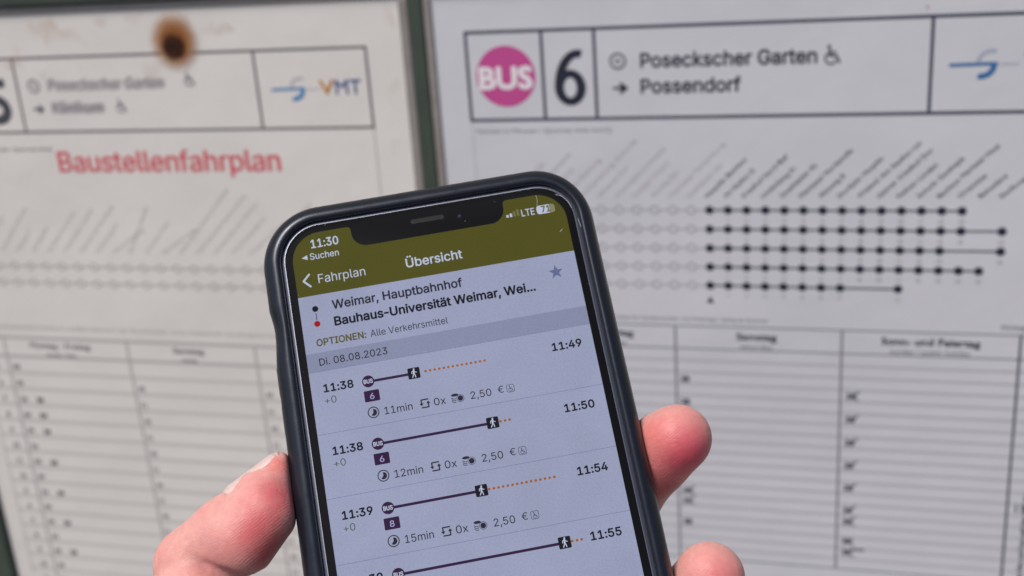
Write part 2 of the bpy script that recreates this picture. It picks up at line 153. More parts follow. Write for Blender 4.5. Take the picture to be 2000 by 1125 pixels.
f|254|154,379,228,379,228,362,228,344,228,327,154,327,80,327,6,327,6,344,6,362,6,379,80,379;101,0,81,0,81,144,81,288,81,432,81,453,86,471,96,486,106,500,119,511,135,519,152,526,169,530,187,530,201,530,213,529,222,527,232,525,238,523,243,521,238,503,233,486,227,468,224,470,220,471,215,472,210,473,203,474,195,474,176,474,163,469,154,460,146,451,142,437,142,419,142,279,142,140,142,0,121,0
g|425|238,-151,207,-151,179,-151,155,-147,134,-140,113,-132,96,-123,82,-110,69,-98,58,-84,51,-69,67,-60,84,-50,101,-41,107,-49,113,-57,122,-66,130,-75,141,-82,154,-88,168,-94,186,-97,207,-97,238,-97,263,-90,282,-75,302,-60,311,-37,311,-6,311,19,311,44,311,68,310,68,308,68,306,68,301,60,295,51,287,41,278,32,267,23,252,16,238,8,219,5,195,5,164,5,137,12,113,27,88,41,69,62,55,90,41,118,34,152,34,191,34,230,41,264,55,293,69,322,88,345,112,361,137,376,165,384,196,384,220,384,239,381,253,373,268,365,280,356,288,346,297,336,303,327,308,319,309,319,311,319,313,319,313,339,313,359,313,379,333,379,353,379,372,379,372,250,372,121,372,-9,372,-42,365,-69,350,-90,335,-111,316,-126,291,-136,266,-146;181,59,205,59,228,59,248,64,264,75,280,86,292,101,300,121,308,141,312,165,312,193,312,220,308,243,300,264,292,284,280,301,264,312,248,324,228,330,205,330,181,330,161,324,145,312,129,299,117,283,109,262,100,242,96,219,96,193,96,166,100,143,109,123,117,103,129,87,145,76,162,65
h|410|114,249,114,227,114,151,114,76,114,0,93,0,73,0,53,0,53,170,53,339,53,509,73,509,93,509,114,509,114,435,114,361,114,287,110,287,106,287,102,287,114,322,131,347,152,362,174,377,199,384,227,384,253,384,276,379,295,369,315,358,330,342,341,321,352,299,357,273,357,240,357,160,357,80,357,0,337,0,316,0,296,0,296,78,296,157,296,235,296,265,288,288,273,304,258,321,237,329,210,329,192,329,175,325,161,317,146,309,135,298,126,283,118,267
i|167|73,0,53,0,53,126,53,253,53,379,73,379,93,379,114,379,114,253,114,126,114,0,93,0;95,443,84,443,72,443,62,447,54,455,45,462,41,472,41,483,41,494,45,504,54,512,62,520,72,524,84,524,95,524,106,520,114,512,122,504,126,494,126,483,126,472,122,462,114,455,106,447
k|381|132,158,110,137,110,162,110,187,110,212,113,212,117,212,121,212,175,268,230,323,284,379,310,379,335,379,360,379,301,319,243,259,184,199,182,199,179,199,177,199,155,178;73,0,53,0,53,170,53,339,53,509,73,509,93,509,114,509,114,339,114,170,114,0,93,0;320,0,294,0,245,62,197,124,148,186,162,200,177,214,191,229,252,152,312,76,372,0,346,0
l|189|147,-2,139,-2,110,-2,88,5,74,20,60,35,53,57,53,84,53,226,53,367,53,509,73,509,93,509,114,509,114,372,114,235,114,99,114,81,116,69,120,62,125,55,133,52,146,52,152,52,157,52,160,53,164,53,167,54,170,54,173,37,177,20,181,3,175,1,169,0,162,-1,154,-2
m|610|73,0,53,0,53,126,53,253,53,379,72,379,92,379,112,379,112,351,112,323,112,295,111,295,109,295,108,295,113,316,121,332,132,346,144,359,157,369,172,376,187,383,203,386,219,386,247,386,270,378,287,361,305,344,316,322,321,295,318,295,315,295,312,295,317,313,325,329,337,343,349,357,364,367,381,375,398,382,416,386,437,386,459,386,479,381,497,372,515,362,530,348,541,328,551,309,557,285,557,255,557,170,557,85,557,0,536,0,516,0,496,0,496,85,496,169,496,254,496,281,488,301,473,313,457,325,439,330,419,330,402,330,387,327,374,320,362,313,352,303,345,290,339,278,335,263,335,247,335,165,335,82,335,0,315,0,295,0,274,0,274,87,274,173,274,260,274,281,267,298,253,311,239,324,221,330,199,330,185,330,171,327,158,320,144,313,134,303,126,289,118,276,114,258,114,238,114,159,114,79,114,0,93,0
n|410|114,249,114,227,114,151,114,76,114,0,93,0,73,0,53,0,53,126,53,253,53,379,72,379,92,379,112,379,112,349,112,318,112,287,109,287,106,287,102,287,114,322,131,347,152,362,174,377,199,384,227,384,253,384,276,379,295,369,314,358,330,342,341,321,352,299,357,273,357,240,357,160,357,80,357,0,337,0,316,0,296,0,296,78,296,157,296,235,296,265,288,288,273,304,258,321,237,329,210,329,192,329,175,325,161,317,146,309,135,298,126,283,118,267
o|415|242,-8,207,-8,173,-8,143,0,117,16,91,33,71,56,56,85,41,114,34,149,34,187,34,227,41,262,56,291,71,321,91,343,117,360,143,376,173,384,207,384,242,384,273,376,299,360,325,343,345,321,359,291,374,262,381,227,381,187,381,149,374,114,359,85,345,56,325,33,299,16,273,0;182,46,207,46,233,46,254,53,270,66,287,79,299,96,307,117,315,139,319,162,319,187,319,213,315,236,307,258,299,280,287,297,270,310,254,323,233,330,207,330,182,330,161,323,145,310,129,297,116,280,108,258,100,237,96,213,96,187,96,162,100,139,108,117,116,96,129,79,145,66,161,53
p|424|73,-143,53,-143,53,31,53,205,53,379,72,379,92,379,112,379,112,359,112,339,112,319,114,319,116,319,118,319,123,327,129,336,137,346,145,356,157,365,171,373,186,381,205,384,229,384,261,384,289,376,313,361,337,345,356,322,370,293,383,263,390,229,390,189,390,149,383,114,370,84,356,55,337,32,313,16,289,0,261,-8,229,-8,206,-8,187,-4,173,4,158,12,146,21,138,31,130,42,123,51,118,59,117,59,115,59,114,59,114,-8,114,-76,114,-143,93,-143;197,47,220,47,244,47,263,53,279,66,295,78,308,95,316,117,324,138,328,162,328,189,328,216,324,240,316,261,308,282,296,299,280,311,264,324,244,330,220,330,197,330,177,324,161,312,145,300,133,284,125,263,117,242,113,217,113,189,113,161,117,136,125,115,133,94,146,77,162,65,178,53
r|259|73,0,53,0,53,126,53,253,53,379,72,379,92,379,112,379,112,360,112,340,112,321,113,321,114,321,115,321,122,340,135,355,152,367,170,379,190,385,213,385,218,385,223,385,229,384,235,384,240,384,243,384,243,363,243,343,243,322,242,323,237,323,230,324,223,325,215,326,207,326,189,326,173,322,159,315,145,307,134,297,126,284,118,270,114,255,114,237,114,158,114,79,114,0,93,0
s|365|211,-8,182,-8,156,-8,133,-4,112,3,92,11,75,23,62,38,49,53,40,72,36,94,55,98,74,102,94,107,99,86,109,70,124,60,139,50,158,45,181,45,208,45,229,51,244,62,260,74,268,87,268,103,268,116,263,127,254,136,245,144,231,151,212,155,191,160,170,165,149,170,115,178,89,191,72,208,55,225,47,247,47,274,47,296,53,315,65,332,77,348,94,361,115,370,136,380,160,384,187,384,213,384,235,380,254,372,272,365,287,353,299,339,310,325,319,309,324,290,305,286,287,281,268,277,263,292,255,304,243,316,230,327,212,333,187,333,165,333,146,327,131,317,116,306,109,293,109,277,109,263,114,252,124,243,134,235,150,228,172,223,191,218,210,214,229,209,264,201,290,188,306,171,323,154,331,133,331,107,331,84,325,64,312,47,300,30,282,16,260,6,237,-3
t|227|138,379,204,379,204,362,204,344,204,327,138,327,72,327,6,327,6,344,6,362,6,379,72,379;65,345,65,471,85,471,106,471,126,471,126,347,126,222,126,98,126,81,129,69,136,61,143,54,154,50,170,50,174,50,179,50,185,51,191,52,197,53,202,54,206,36,209,19,213,2,207,0,200,-2,192,-3,184,-4,176,-4,168,-4,136,-4,110,4,92,21,74,38,65,62,65,93,65,219
u|410|211,-5,182,-5,157,-5,134,0,115,11,95,21,80,37,69,59,58,80,53,107,53,139,53,219,53,299,53,379,73,379,93,379,114,379,114,301,114,222,114,144,114,114,121,91,137,75,152,58,173,50,200,50,218,50,235,54,249,62,264,70,275,81,283,97,292,112,296,131,296,153,296,228,296,304,296,379,316,379,337,379,357,379,357,253,357,126,357,0,337,0,318,0,298,0,298,31,298,61,298,92,301,92,304,92,307,92,295,57,279,32,257,17,235,2
v|389|184,0,163,0,114,126,66,253,17,379,40,379,62,379,84,379,111,305,138,230,165,155,174,132,181,110,187,87,193,64,199,42,206,21,198,21,191,21,184,21,191,42,197,64,203,87,209,110,216,132,224,155,251,230,278,305,305,379,327,379,349,379,371,379,323,253,275,126,226,0,205,0
w|567|158,0,138,0,99,126,61,253,23,379,44,379,66,379,87,379,103,324,118,269,133,214,140,191,147,165,154,137,161,108,168,76,175,41,172,41,168,41,165,41,172,75,179,106,186,135,193,163,199,190,206,214,221,269,237,324,252,379,273,379,295,379,316,379,332,324,347,269,362,214,368,190,375,164,382,136,388,107,395,76,402,41,399,41,395,41,391,41,399,75,406,107,413,135,420,164,427,190,434,214,449,269,465,324,480,379,502,379,523,379,545,379,506,253,468,126,429,0,409,0,389,0,368,0,352,57,335,114,319,172,314,189,309,207,305,225,300,243,295,261,291,280,286,299,281,318,277,338,281,338,286,338,291,338,286,319,281,299,277,280,272,261,267,243,263,225,258,206,253,189,248,172,231,114,215,57,199,0,178,0
x|379|44,0,21,0,71,73,121,145,171,218,171,202,171,187,171,171,124,240,76,310,29,379,52,379,76,379,100,379,116,355,132,330,147,306,160,287,170,270,179,253,188,237,198,221,207,206,197,206,186,206,175,206,185,221,194,237,202,253,211,270,221,287,233,306,249,330,266,355,282,379,305,379,328,379,352,379,304,309,256,239,209,169,209,184,209,199,209,214,258,143,308,71,358,0,334,0,310,0,287,0,268,28,249,57,231,85,219,103,209,120,200,136,191,152,182,167,173,182,183,182,194,182,205,182,195,167,186,152,178,136,170,120,160,103,148,85,129,57,110,28,91,0,68,0
y|389|51,-140,47,-139,52,-121,57,-103,61,-86,65,-86,68,-87,71,-87,83,-90,94,-91,104,-89,114,-87,122,-82,130,-74,138,-66,145,-53,151,-36,155,-24,159,-13,163,-1,114,126,66,252,17,379,40,379,62,379,84,379,111,305,138,230,165,155,174,132,181,109,187,87,193,64,199,42,206,21,198,21,191,21,184,21,190,42,196,64,202,87,209,110,216,132,224,155,251,230,278,305,305,379,327,379,349,379,371,379,316,234,260,88,204,-58,196,-78,187,-94,177,-107,166,-120,153,-129,139,-136,125,-142,109,-145,91,-145,81,-145,72,-144,65,-143,57,-142
Ü|517|299,-8,259,-8,219,-8,184,0,154,15,124,31,101,53,85,80,68,107,60,138,60,173,60,285,60,397,60,509,81,509,103,509,124,509,124,399,124,288,124,178,124,154,130,132,141,113,152,94,167,79,187,68,207,57,231,52,259,52,287,52,311,57,331,68,351,79,366,94,377,113,387,132,393,154,393,178,393,288,393,399,393,509,414,509,436,509,457,509,457,397,457,285,457,173,457,138,449,107,433,80,416,53,393,31,363,15,334,0;342,572,331,572,320,572,310,576,302,584,294,592,290,601,290,612,290,624,294,633,302,641,310,649,320,653,331,653,342,653,351,649,359,641,367,633,371,624,371,612,371,601,367,592,359,584,351,576;198,572,187,572,176,572,166,576,158,584,150,592,146,601,146,612,146,624,150,633,158,641,166,649,176,653,187,653,198,653,208,649,216,641,223,633,227,624,227,612,227,601,223,592,216,584,208,576
ß|441|122,395,122,362,122,241,122,121,122,0,101,0,81,0,60,0,60,121,60,241,60,362,60,413,73,452,99,477,125,503,158,516,197,516,219,516,240,511,260,503,281,494,298,481,312,463,325,445,332,422,332,393,332,376,330,362,325,351,320,340,315,330,309,322,302,314,297,306,292,299,288,291,285,282,285,272,285,260,289,250,297,241,305,232,315,224,327,215,339,207,350,198,362,188,374,178,383,166,391,152,399,138,403,121,403,100,403,78,398,58,386,42,375,26,360,14,340,6,320,-3,296,-7,269,-7,247,-7,226,-4,207,1,188,7,174,13,164,20,172,38,180,56,187,74,195,69,205,64,217,58,229,53,245,50,265,50,289,50,308,55,321,64,335,74,342,87,342,104,342,118,338,129,330,139,322,149,312,158,300,167,288,175,276,184,264,194,252,203,243,214,235,227,227,239,223,254,223,272,223,286,225,298,230,306,235,315,241,322,247,329,254,337,260,344,264,353,269,362,272,374,272,388,272,412,264,430,250,442,235,453,218,459,197,459,172,459,154,451,141,435,128,420
ä|389|182,-9,160,-9,136,-9,114,-4,94,5,75,14,59,27,48,45,36,62,30,83,30,108,30,130,35,147,43,161,52,175,63,185,78,193,92,201,108,207,125,211,143,215,160,218,178,220,201,223,219,225,234,227,248,228,258,231,265,235,272,239,276,245,276,255,276,255,276,256,276,257,276,272,273,286,267,297,261,308,252,316,240,322,228,328,213,331,196,331,178,331,162,328,149,322,136,317,126,309,118,301,110,292,104,283,100,274,80,280,61,285,41,291,50,314,62,332,79,346,95,360,113,369,133,375,153,381,173,384,194,384,208,384,223,383,239,379,255,376,271,370,286,360,301,351,313,338,322,320,332,303,337,280,337,251,337,168,337,84,337,0,317,0,297,0,277,0,277,17,277,35,277,52,275,52,274,52,272,52,268,43,261,34,252,25,243,15,230,7,215,1,200,-5;155,45,170,45,193,45,212,50,228,59,243,68,255,79,263,93,271,107,276,122,276,138,276,155,276,173,276,190,273,187,268,184,259,182,251,180,242,178,231,176,221,174,210,172,200,171,190,170,182,169,175,168,161,166,147,163,134,159,121,154,111,148,103,139,96,131,92,119,92,105,92,92,95,81,102,72,109,63,118,57,130,52,142,48;272,443,261,443,250,443,240,447,233,455,225,462,221,472,221,483,221,494,225,504,233,512,240,519,250,523,261,523,272,523,282,519,290,512,298,504,301,494,301,483,301,472,298,462,290,455,282,447;129,443,117,443,106,443,97,447,89,455,81,462,77,472,77,483,77,494,81,504,89,512,97,519,106,523,117,523,129,523,138,519,146,512,154,504,158,494,158,483,158,472,154,462,146,455,138,447
ö|415|242,-8,207,-8,173,-8,143,0,117,16,91,33,71,56,56,85,41,114,34,149,34,187,34,227,41,262,56,291,71,321,91,343,117,360,143,376,173,384,207,384,242,384,273,376,299,360,325,343,345,321,359,291,374,262,381,227,381,187,381,149,374,114,359,85,345,56,325,33,299,16,273,0;182,46,207,46,233,46,254,53,270,66,287,79,299,96,307,117,315,139,319,162,319,187,319,213,315,236,307,258,299,280,287,297,270,310,254,323,233,330,207,330,182,330,161,323,145,310,129,297,116,280,108,258,100,237,96,213,96,187,96,162,100,139,108,117,116,96,129,79,145,66,161,53;290,443,279,443,268,443,259,447,251,455,243,462,239,472,239,483,239,494,243,504,251,512,259,519,268,523,279,523,290,523,300,519,308,512,316,504,320,494,320,483,320,472,316,462,308,455,300,447;147,443,136,443,124,443,115,447,107,455,99,462,95,472,95,483,95,494,99,504,107,512,115,519,124,523,136,523,147,523,156,519,164,512,172,504,176,494,176,483,176,472,172,462,164,455,156,447
ü|410|211,-5,182,-5,157,-5,134,0,115,11,95,21,80,37,69,59,58,80,53,107,53,139,53,219,53,299,53,379,73,379,93,379,114,379,114,301,114,222,114,144,114,114,121,91,137,75,152,58,173,50,200,50,218,50,235,54,249,62,264,70,275,81,283,97,292,112,296,131,296,153,296,228,296,304,296,379,316,379,337,379,357,379,357,253,357,126,357,0,337,0,318,0,298,0,298,31,298,61,298,92,301,92,304,92,307,92,295,57,279,32,257,17,235,2;288,443,277,443,266,443,256,447,248,455,240,462,236,472,236,483,236,494,240,504,248,512,256,519,266,523,277,523,288,523,298,519,305,512,313,504,317,494,317,483,317,472,313,462,305,455,298,447;144,443,133,443,122,443,112,447,104,455,97,462,93,472,93,483,93,494,97,504,104,512,112,519,122,523,133,523,144,523,154,519,162,512,170,504,173,494,173,483,173,472,170,462,162,455,154,447
€|464|254,329,364,329,356,312,348,296,341,279,233,279,125,279,16,279,22,296,28,312,34,329,144,329;225,229,321,229,313,213,305,196,298,179,204,179,110,179,16,179,22,196,28,213,34,229,130,229;405,481,423,463,415,445,406,427,398,409,388,418,377,426,366,433,354,440,342,446,329,450,316,454,302,456,288,456,260,456,235,448,213,433,191,417,173,395,161,365,148,335,141,298,141,254,141,211,148,174,161,144,173,114,191,91,213,76,235,61,260,53,288,53,303,53,316,55,329,59,342,63,354,68,365,74,376,81,387,88,396,96,405,78,413,60,422,43,404,26,384,14,361,6,338,-3,313,-7,288,-7,247,-7,211,4,179,25,148,46,123,76,105,115,87,154,78,200,78,254,78,308,87,354,105,393,123,433,148,463,179,484,211,505,247,516,288,516,314,516,338,511,361,502,384,494
"""

# ------------------------------------------------------------------ lettering: outlines of a plain grotesque (for the screen), thousandths of the type size
def load_glyphs():
    G = {}
    for ln in GLYPHS.strip('\n').split('\n'):
        ch = ln[0]; _, adv, cs = ln.split('|') if ch != '|' else ('', *ln[2:].split('|'))
        polys = []
        for c in cs.split(';'):
            if not c: continue
            v = [float(q) / 1000 for q in c.split(',')]
            pts = [v[i:i + 6] for i in range(0, len(v), 6)]; out = []
            for i, a in enumerate(pts):
                b = pts[(i + 1) % len(pts)]
                p0, h0, h1, p1 = Vector(a[2:4]), Vector(a[4:6]), Vector(b[0:2]), Vector(b[2:4])
                st = abs((h0 - p0).cross(p1 - p0)) + abs((h1 - p0).cross(p1 - p0)) < 4e-6
                k = 1 if st else 5
                for t in range(k):
                    s = t / k
                    q = p0 * (1 - s) ** 3 + 3 * h0 * s * (1 - s) ** 2 + 3 * h1 * s * s * (1 - s) + p1 * s ** 3
                    if not out or (q - out[-1]).length > 1e-5: out.append(q)
            if len(out) > 2 and (out[0] - out[-1]).length < 1e-5: out.pop()
            if len(out) > 2: polys.append(out)
        if polys:
            V, Ed = [], []
            for pl in polys:
                n = len(V); V += pl; Ed += [(n + i, n + (i + 1) % len(pl)) for i in range(len(pl))]
            vs, _, fs, *_r = delaunay_2d_cdt(V, Ed, [], 0, 1e-6)
            arr = [np.array([tuple(p) for p in pl]) for pl in polys]
            keep = []
            for f in fs:
                cx = sum(vs[i][0] for i in f) / len(f); cy = sum(vs[i][1] for i in f) / len(f); w = 0
                for A in arr:
                    B = np.roll(A, -1, 0); u = (A[:, 1] <= cy) & (B[:, 1] > cy); d = (A[:, 1] > cy) & (B[:, 1] <= cy)
                    cr = (B[:, 0] - A[:, 0]) * (cy - A[:, 1]) - (cx - A[:, 0]) * (B[:, 1] - A[:, 1])
                    w += int((u & (cr > 0)).sum()) - int((d & (cr < 0)).sum())
                if w: keep.append(f)
            G[ch] = (float(adv) / 1000, [tuple(v) for v in vs], keep)
        else: G[ch] = (float(adv) / 1000, [], [])
    return G
GL = load_glyphs()
_a, _v, _f = GL['-']; _x = min(p[0] for p in _v); _w = max(p[0] for p in _v) - _x
GL['-'] = (_w + 0.10, [(p[0] - _x + 0.05, p[1]) for p in _v], _f)
UI_EM = 0.727 / max(v[1] for v in GL['H'][1])   # type size -> cap height as on the phone
def ui_text(s, track=0.0):                  # -> 2D verts (y up, size 1), faces
    V, F, x = [], [], 0.0
    for ch in s:
        a, vs, fs = GL.get(ch, GL[' '])
        n = len(V); V += [(x + p[0] * UI_EM, p[1] * UI_EM) for p in vs]; F += [tuple(n + i for i in f) for f in fs]; x += a * UI_EM + track
    return V, F
_pc = {}
def print_text(s, track=1.0):                # the humanist print face: Blender's built-in one
    if (s, track) in _pc: return _pc[(s, track)]
    c = bpy.data.curves.new('lettering', 'FONT'); c.body = s; c.size = 1; c.resolution_u = 3; c.space_character = track
    o = bpy.data.objects.new('lettering', c); COL.objects.link(o)
    dg = bpy.context.evaluated_depsgraph_get(); me = o.evaluated_get(dg).to_mesh()
    V = [(v.co.x, v.co.y) for v in me.vertices]; F = [tuple(p.vertices) for p in me.polygons]
    o.evaluated_get(dg).to_mesh_clear(); bpy.data.objects.remove(o); bpy.data.curves.remove(c)
    _pc[(s, track)] = (V, F); return V, F

class Sheet:
    """flat print gathered in (x right, y down) units of one surface; each piece may sit on its own thin layer"""
    def __init__(s): s.v = []; s.f = []
    def add(s, pts, faces, lay=0):
        n = len(s.v); s.v += [(x, y, lay) for x, y in pts]; s.f += [tuple(n + i for i in f) for f in faces]
    def rect(s, x0, y0, x1, y1, lay=0): s.add([(x0, y0), (x0, y1), (x1, y1), (x1, y0)], [(0, 1, 2, 3)], lay)
    def line(s, a, b, w, lay=0):
        d = Vector((b[0] - a[0], b[1] - a[1])); n = Vector((-d.y, d.x)).normalized() * w / 2
        s.add([(a[0] + n.x, a[1] + n.y), (b[0] + n.x, b[1] + n.y), (b[0] - n.x, b[1] - n.y), (a[0] - n.x, a[1] - n.y)], [(0, 1, 2, 3)], lay)
    def poly(s, pts, lay=0): s.add(pts, [tuple(range(len(pts)))], lay)
    def disc(s, c, r, lay=0, n=28): s.add([(c[0] + r * math.cos(2 * math.pi * i / n), c[1] + r * math.sin(2 * math.pi * i / n)) for i in range(n)], [tuple(range(n))], lay)
    def arc(s, c, r, w, a0=0, a1=360, lay=0, n=32):
        P, F = [], []
        for i in range(n + 1):
            a = math.radians(a0 + (a1 - a0) * i / n)
            for q in (r - w / 2, r + w / 2): P.append((c[0] + q * math.cos(a), c[1] + q * math.sin(a)))
        s.add(P, [(2 * i, 2 * i + 1, 2 * i + 3, 2 * i + 2) for i in range(n)], lay)
    def path(s, pts, w, lay=0):
        for i, (a, b) in enumerate(zip(pts, pts[1:])): s.line(a, b, w, lay + i * 0.13)
        for i, p in enumerate(pts): s.disc(p, w / 2, lay + 0.07 + 0.13 * i, 10)
    def text(s, tx, x0, base, size, x1=None, bold=0.0, face='ui', track=None, lay=0, ang=0, anchor='l', sx=1.0):
        V, F = ui_text(tx, track or 0.0) if face == 'ui' else print_text(tx, track or 1.0)
        if not V: return
        lo, hi = min(p[0] for p in V), max(p[0] for p in V)
        if x1 is not None: sx = (x1 - x0) / ((hi - lo) * size)
        wd = (hi - lo) * size * sx
        ox = x0 - (wd / 2 if anchor == 'c' else wd if anchor == 'r' else 0)
        ca, sa = math.cos(math.radians(ang)), math.sin(math.radians(ang))
        offs = [(0, 0)] + ([(bold * math.cos(k * math.pi / 4), bold * math.sin(k * math.pi / 4)) for k in range(8)] if bold else [])
        for k, (dx, dy) in enumerate(offs):
            P = []
            for px, py in V:
                X = (px - lo) * size * sx + dx * size; Y = py * size + dy * size
                P.append((ox + X * ca - Y * sa, base - (X * sa + Y * ca)) if ang else (ox + X, base - Y))
            s.add(P, F, lay + k * 0.1)
    def build(s, name, mat, parent, frame, height):
        return mesh(name, [frame(x, y, height + l * frame.step) for x, y, l in s.v], s.f, mat, parent)

def wheelchair(sh, x, y, h, w, lay=0):       # x, y = lower left, h = height
    k = h / 10.0
    P = lambda a, b: (x + a * k, y - b * k)
    sh.disc(P(3.2, 9.2), 0.95 * k, lay, 16)
    sh.path([P(3.4, 7.8), P(3.8, 4.2), P(7.0, 4.2), P(8.6, 0.9)], w * k, lay + 1)
    sh.path([P(3.6, 6.2), P(6.6, 6.2)], w * 0.8 * k, lay + 4)
    sh.arc(P(4.1, 3.0), 2.9 * k, w * 0.8 * k, 20, 265, lay + 6, 20)

# ------------------------------------------------------------------ setting: wall and pavement
pav = mesh('pavement', [(-6, -6, 0), (6, -6, 0), (6, 0.12, 0), (-6, 0.12, 0)], [(0, 1, 2, 3)],
           mottled('pavement_grey', (0.12, 0.12, 0.12), (0.17, 0.17, 0.16), 14, 0.9, 0.2, 0.4)); tag(pav, kind='structure')
wl = mesh('wall', [(-6, 0.12, 0), (6, 0.12, 0), (6, 0.12, 3.2), (-6, 0.12, 3.2)], [(0, 1, 2, 3)],
          mottled('wall_render', (0.30, 0.31, 0.30), (0.38, 0.38, 0.37), 9, 0.9, 0.2, 0.4)); tag(wl, kind='structure')

# ------------------------------------------------------------------ the green metal display case that holds both timetable sheets
def bx(sx, sy, sz, c, bev=0.0, rot=0.0):
    """box with bevelled edges; centre c in board cm (x, y down, depth), sizes in cm"""
    import bmesh
    bm = bmesh.new(); bmesh.ops.create_cube(bm, size=1.0)
    for v in bm.verts: v.co = Vector((v.co.x * sx / 100, v.co.y * sz / 100, v.co.z * sy / 100))
    if bev: bmesh.ops.bevel(bm, geom=bm.edges[:], offset=bev / 100, segments=3, profile=0.5, affect='EDGES')
    bmesh.ops.rotate(bm, verts=bm.verts, cent=(0, 0, 0), matrix=Matrix.Rotation(math.radians(rot), 3, 'Y'))
    bmesh.ops.translate(bm, verts=bm.verts, vec=(c[0] / 100, c[2] / 100, -c[1] / 100))
    return bm
def bmobj(name, bm, mat, parent):
    me = bpy.data.meshes.new(name); bm.to_mesh(me); bm.free(); me.materials.append(mat)
    o = bpy.data.objects.new(name, me); COL.objects.link(o); o.parent = parent
    return o
M_green = mottled('green_paint', (0.045, 0.062, 0.050), (0.060, 0.078, 0.062), 60, 0.45, 0.4, 0.15)
M_seal = mottled('grey_seal', (0.22, 0.205, 0.20), (0.28, 0.26, 0.25), 80, 0.5, 0.4)
M_back = mottled('backing_sheet', (0.46, 0.44, 0.43), (0.52, 0.50, 0.49), 20, 0.6, 0.3)
case_e = empty('display_case', Matrix.Translation((0, 0, ZB)))
tag(case_e, 'dark green metal display case framing both timetable sheets', 'display case')
bmobj('back_board', bx(66, 44, 1.0, (-3.4, 5.6, 0.62)), M_back, case_e)
bmobj('frame_bar', bx(3.0, 46.8, 1.6, (-35.75, 5.6, 0.35), 0.2), M_green, case_e)
bmobj('frame_bar', bx(3.0, 46.8, 1.6, (29.4, 5.6, 0.35), 0.2), M_green, case_e)
bmobj('frame_bar', bx(62.1, 2.4, 1.5, (-3.2, -16.28, 0.35), 0.2), M_green, case_e)
bmobj('frame_bar', bx(62.1, 2.4, 1.5, (-3.2, 27.8, 0.35), 0.2), M_green, case_e)
bmobj('mullion', bx(0.72, 41.6, 0.6, (-3.77, 5.75, 0.05), 0.08), M_green, case_e)
for (cx, w) in ((-4.40, 0.50), (-3.18, 0.44)): bmobj('seal_strip', bx(w, 41.2, 0.30, (cx, 5.95, -0.02), 0.10), M_seal, case_e)
bmobj('seal_strip', bx(29.5, 0.40, 0.30, (-19.42, -14.87, -0.02), 0.10), M_seal, case_e)
bmobj('seal_strip', bx(30.8, 0.40, 0.30, (12.45, -14.87, -0.02), 0.10), M_seal, case_e)

# ------------------------------------------------------------------ the two printed sheets
def ink(name, r, g, b): return principled(name, lin(r, g, b), 0.55, 0.25)
I_dark = ink('ink_navy', 44, 46, 62); I_line = ink('ink_line', 62, 64, 84); I_rule = ink('ink_rule', 134, 132, 146)
I_thin = ink('ink_thin_rule', 183, 181, 189); I_faint = ink('ink_faint', 184, 182, 186); I_small = ink('ink_small', 132, 130, 140)
I_pink = ink('ink_magenta', 190, 78, 144); I_white = ink('ink_white', 226, 222, 228); I_blue = ink('ink_blue', 54, 108, 160)
I_pale = ink('ink_pale_blue', 162, 172, 192); I_gold = ink('ink_gold', 186, 128, 48); I_vmt = ink('ink_steel_blue', 84, 104, 146)
I_chain = ink('ink_pale_chain', 166, 164, 172)
L_dark = ink('hazed_dark', 78, 76, 88); L_line = ink('hazed_line', 104, 98, 102); L_text = ink('hazed_text', 132, 126, 134)  # left-sheet inks: haze of a cloudy cover mixed into their colours
L_rule = ink('faded_rule', 180, 175, 177); L_faint = ink('hazed_faint', 194, 190, 190); L_red = ink('hazed_red', 206, 100, 108)
L_thin = ink('hazed_thin', 197, 193, 192)
def sheet_frame(x0, y0):
    fr = lambda x, y, off: Vector(((x - x0) / 100, -off, -(y - y0) / 100))
    fr.step = 0.000012
    return fr
def paper(name_mat, c1, c2, x0, y0, x1, y1, parent, fr):
    nx, ny = 24, 32; V, F = [], []
    for j in range(ny + 1):
        for i in range(nx + 1):
            x = x0 + (x1 - x0) * i / nx; y = y0 + (y1 - y0) * j / ny
            V.append(fr(x, y, 0.0))
    F = [(j * (nx + 1) + i, (j + 1) * (nx + 1) + i, (j + 1) * (nx + 1) + i + 1, j * (nx + 1) + i + 1) for j in range(ny) for i in range(nx)]
    o = mesh('paper', V, F, mottled(name_mat, c1, c2, 7, 0.55, 0.3, 0.16, bump_scale=1.6, bump_dist=0.012), parent)
    md = o.modifiers.new('thickness', 'SOLIDIFY'); md.thickness = 0.0003; md.offset = -1
    return o
WORDS = ['Hauptbahnhof', 'Goetheplatz', 'Wielandplatz', 'Bauhaus-Universität', 'Rosenthalstraße', 'Am Stadion', 'Merketal', 'Gelmeroda', 'Ortsmitte',
         'Nordstraße', 'Friedhof', 'Abzweig', 'Falkenburg', 'Belvederer Allee', 'Windmühlenstraße', 'Lindenberg', 'Dorfplatz', 'Schule', 'Siedlung']

# right sheet: line 6
PX, PY = -3.0, -14.72
fr = sheet_frame(PX, PY)
pr = empty('timetable_sheet', Matrix.Translation((PX / 100, -0.0006, ZB - PY / 100)))
tag(pr, 'white bus timetable sheet with magenta BUS disc and large 6', 'timetable')
paper('paper_cool', (0.565, 0.575, 0.625), (0.605, 0.615, 0.66), PX, PY, 27.6, 26.4, pr, fr)
H = 0.0001
s = Sheet(); lw = 0.15
for y in (-12.91, -8.69): s.line((-1.48, y), (25.87, y), lw, 0)
for x in (-1.41, 2.29, 4.81, 19.70, 25.80): s.line((x, -12.97), (x, -8.63), lw, 3)
s.build('heading_box', I_line, pr, fr, H)
s = Sheet(); s.disc((0.46, -10.79), 1.46, 0, 64); d = s.build('bus_badge', I_pink, pr, fr, H)
s = Sheet(); s.text('BUS', -0.82, -10.22, 1.46, 1.72, 0.042, 'print'); s.build('badge_lettering', I_white, d, fr, H * 2)
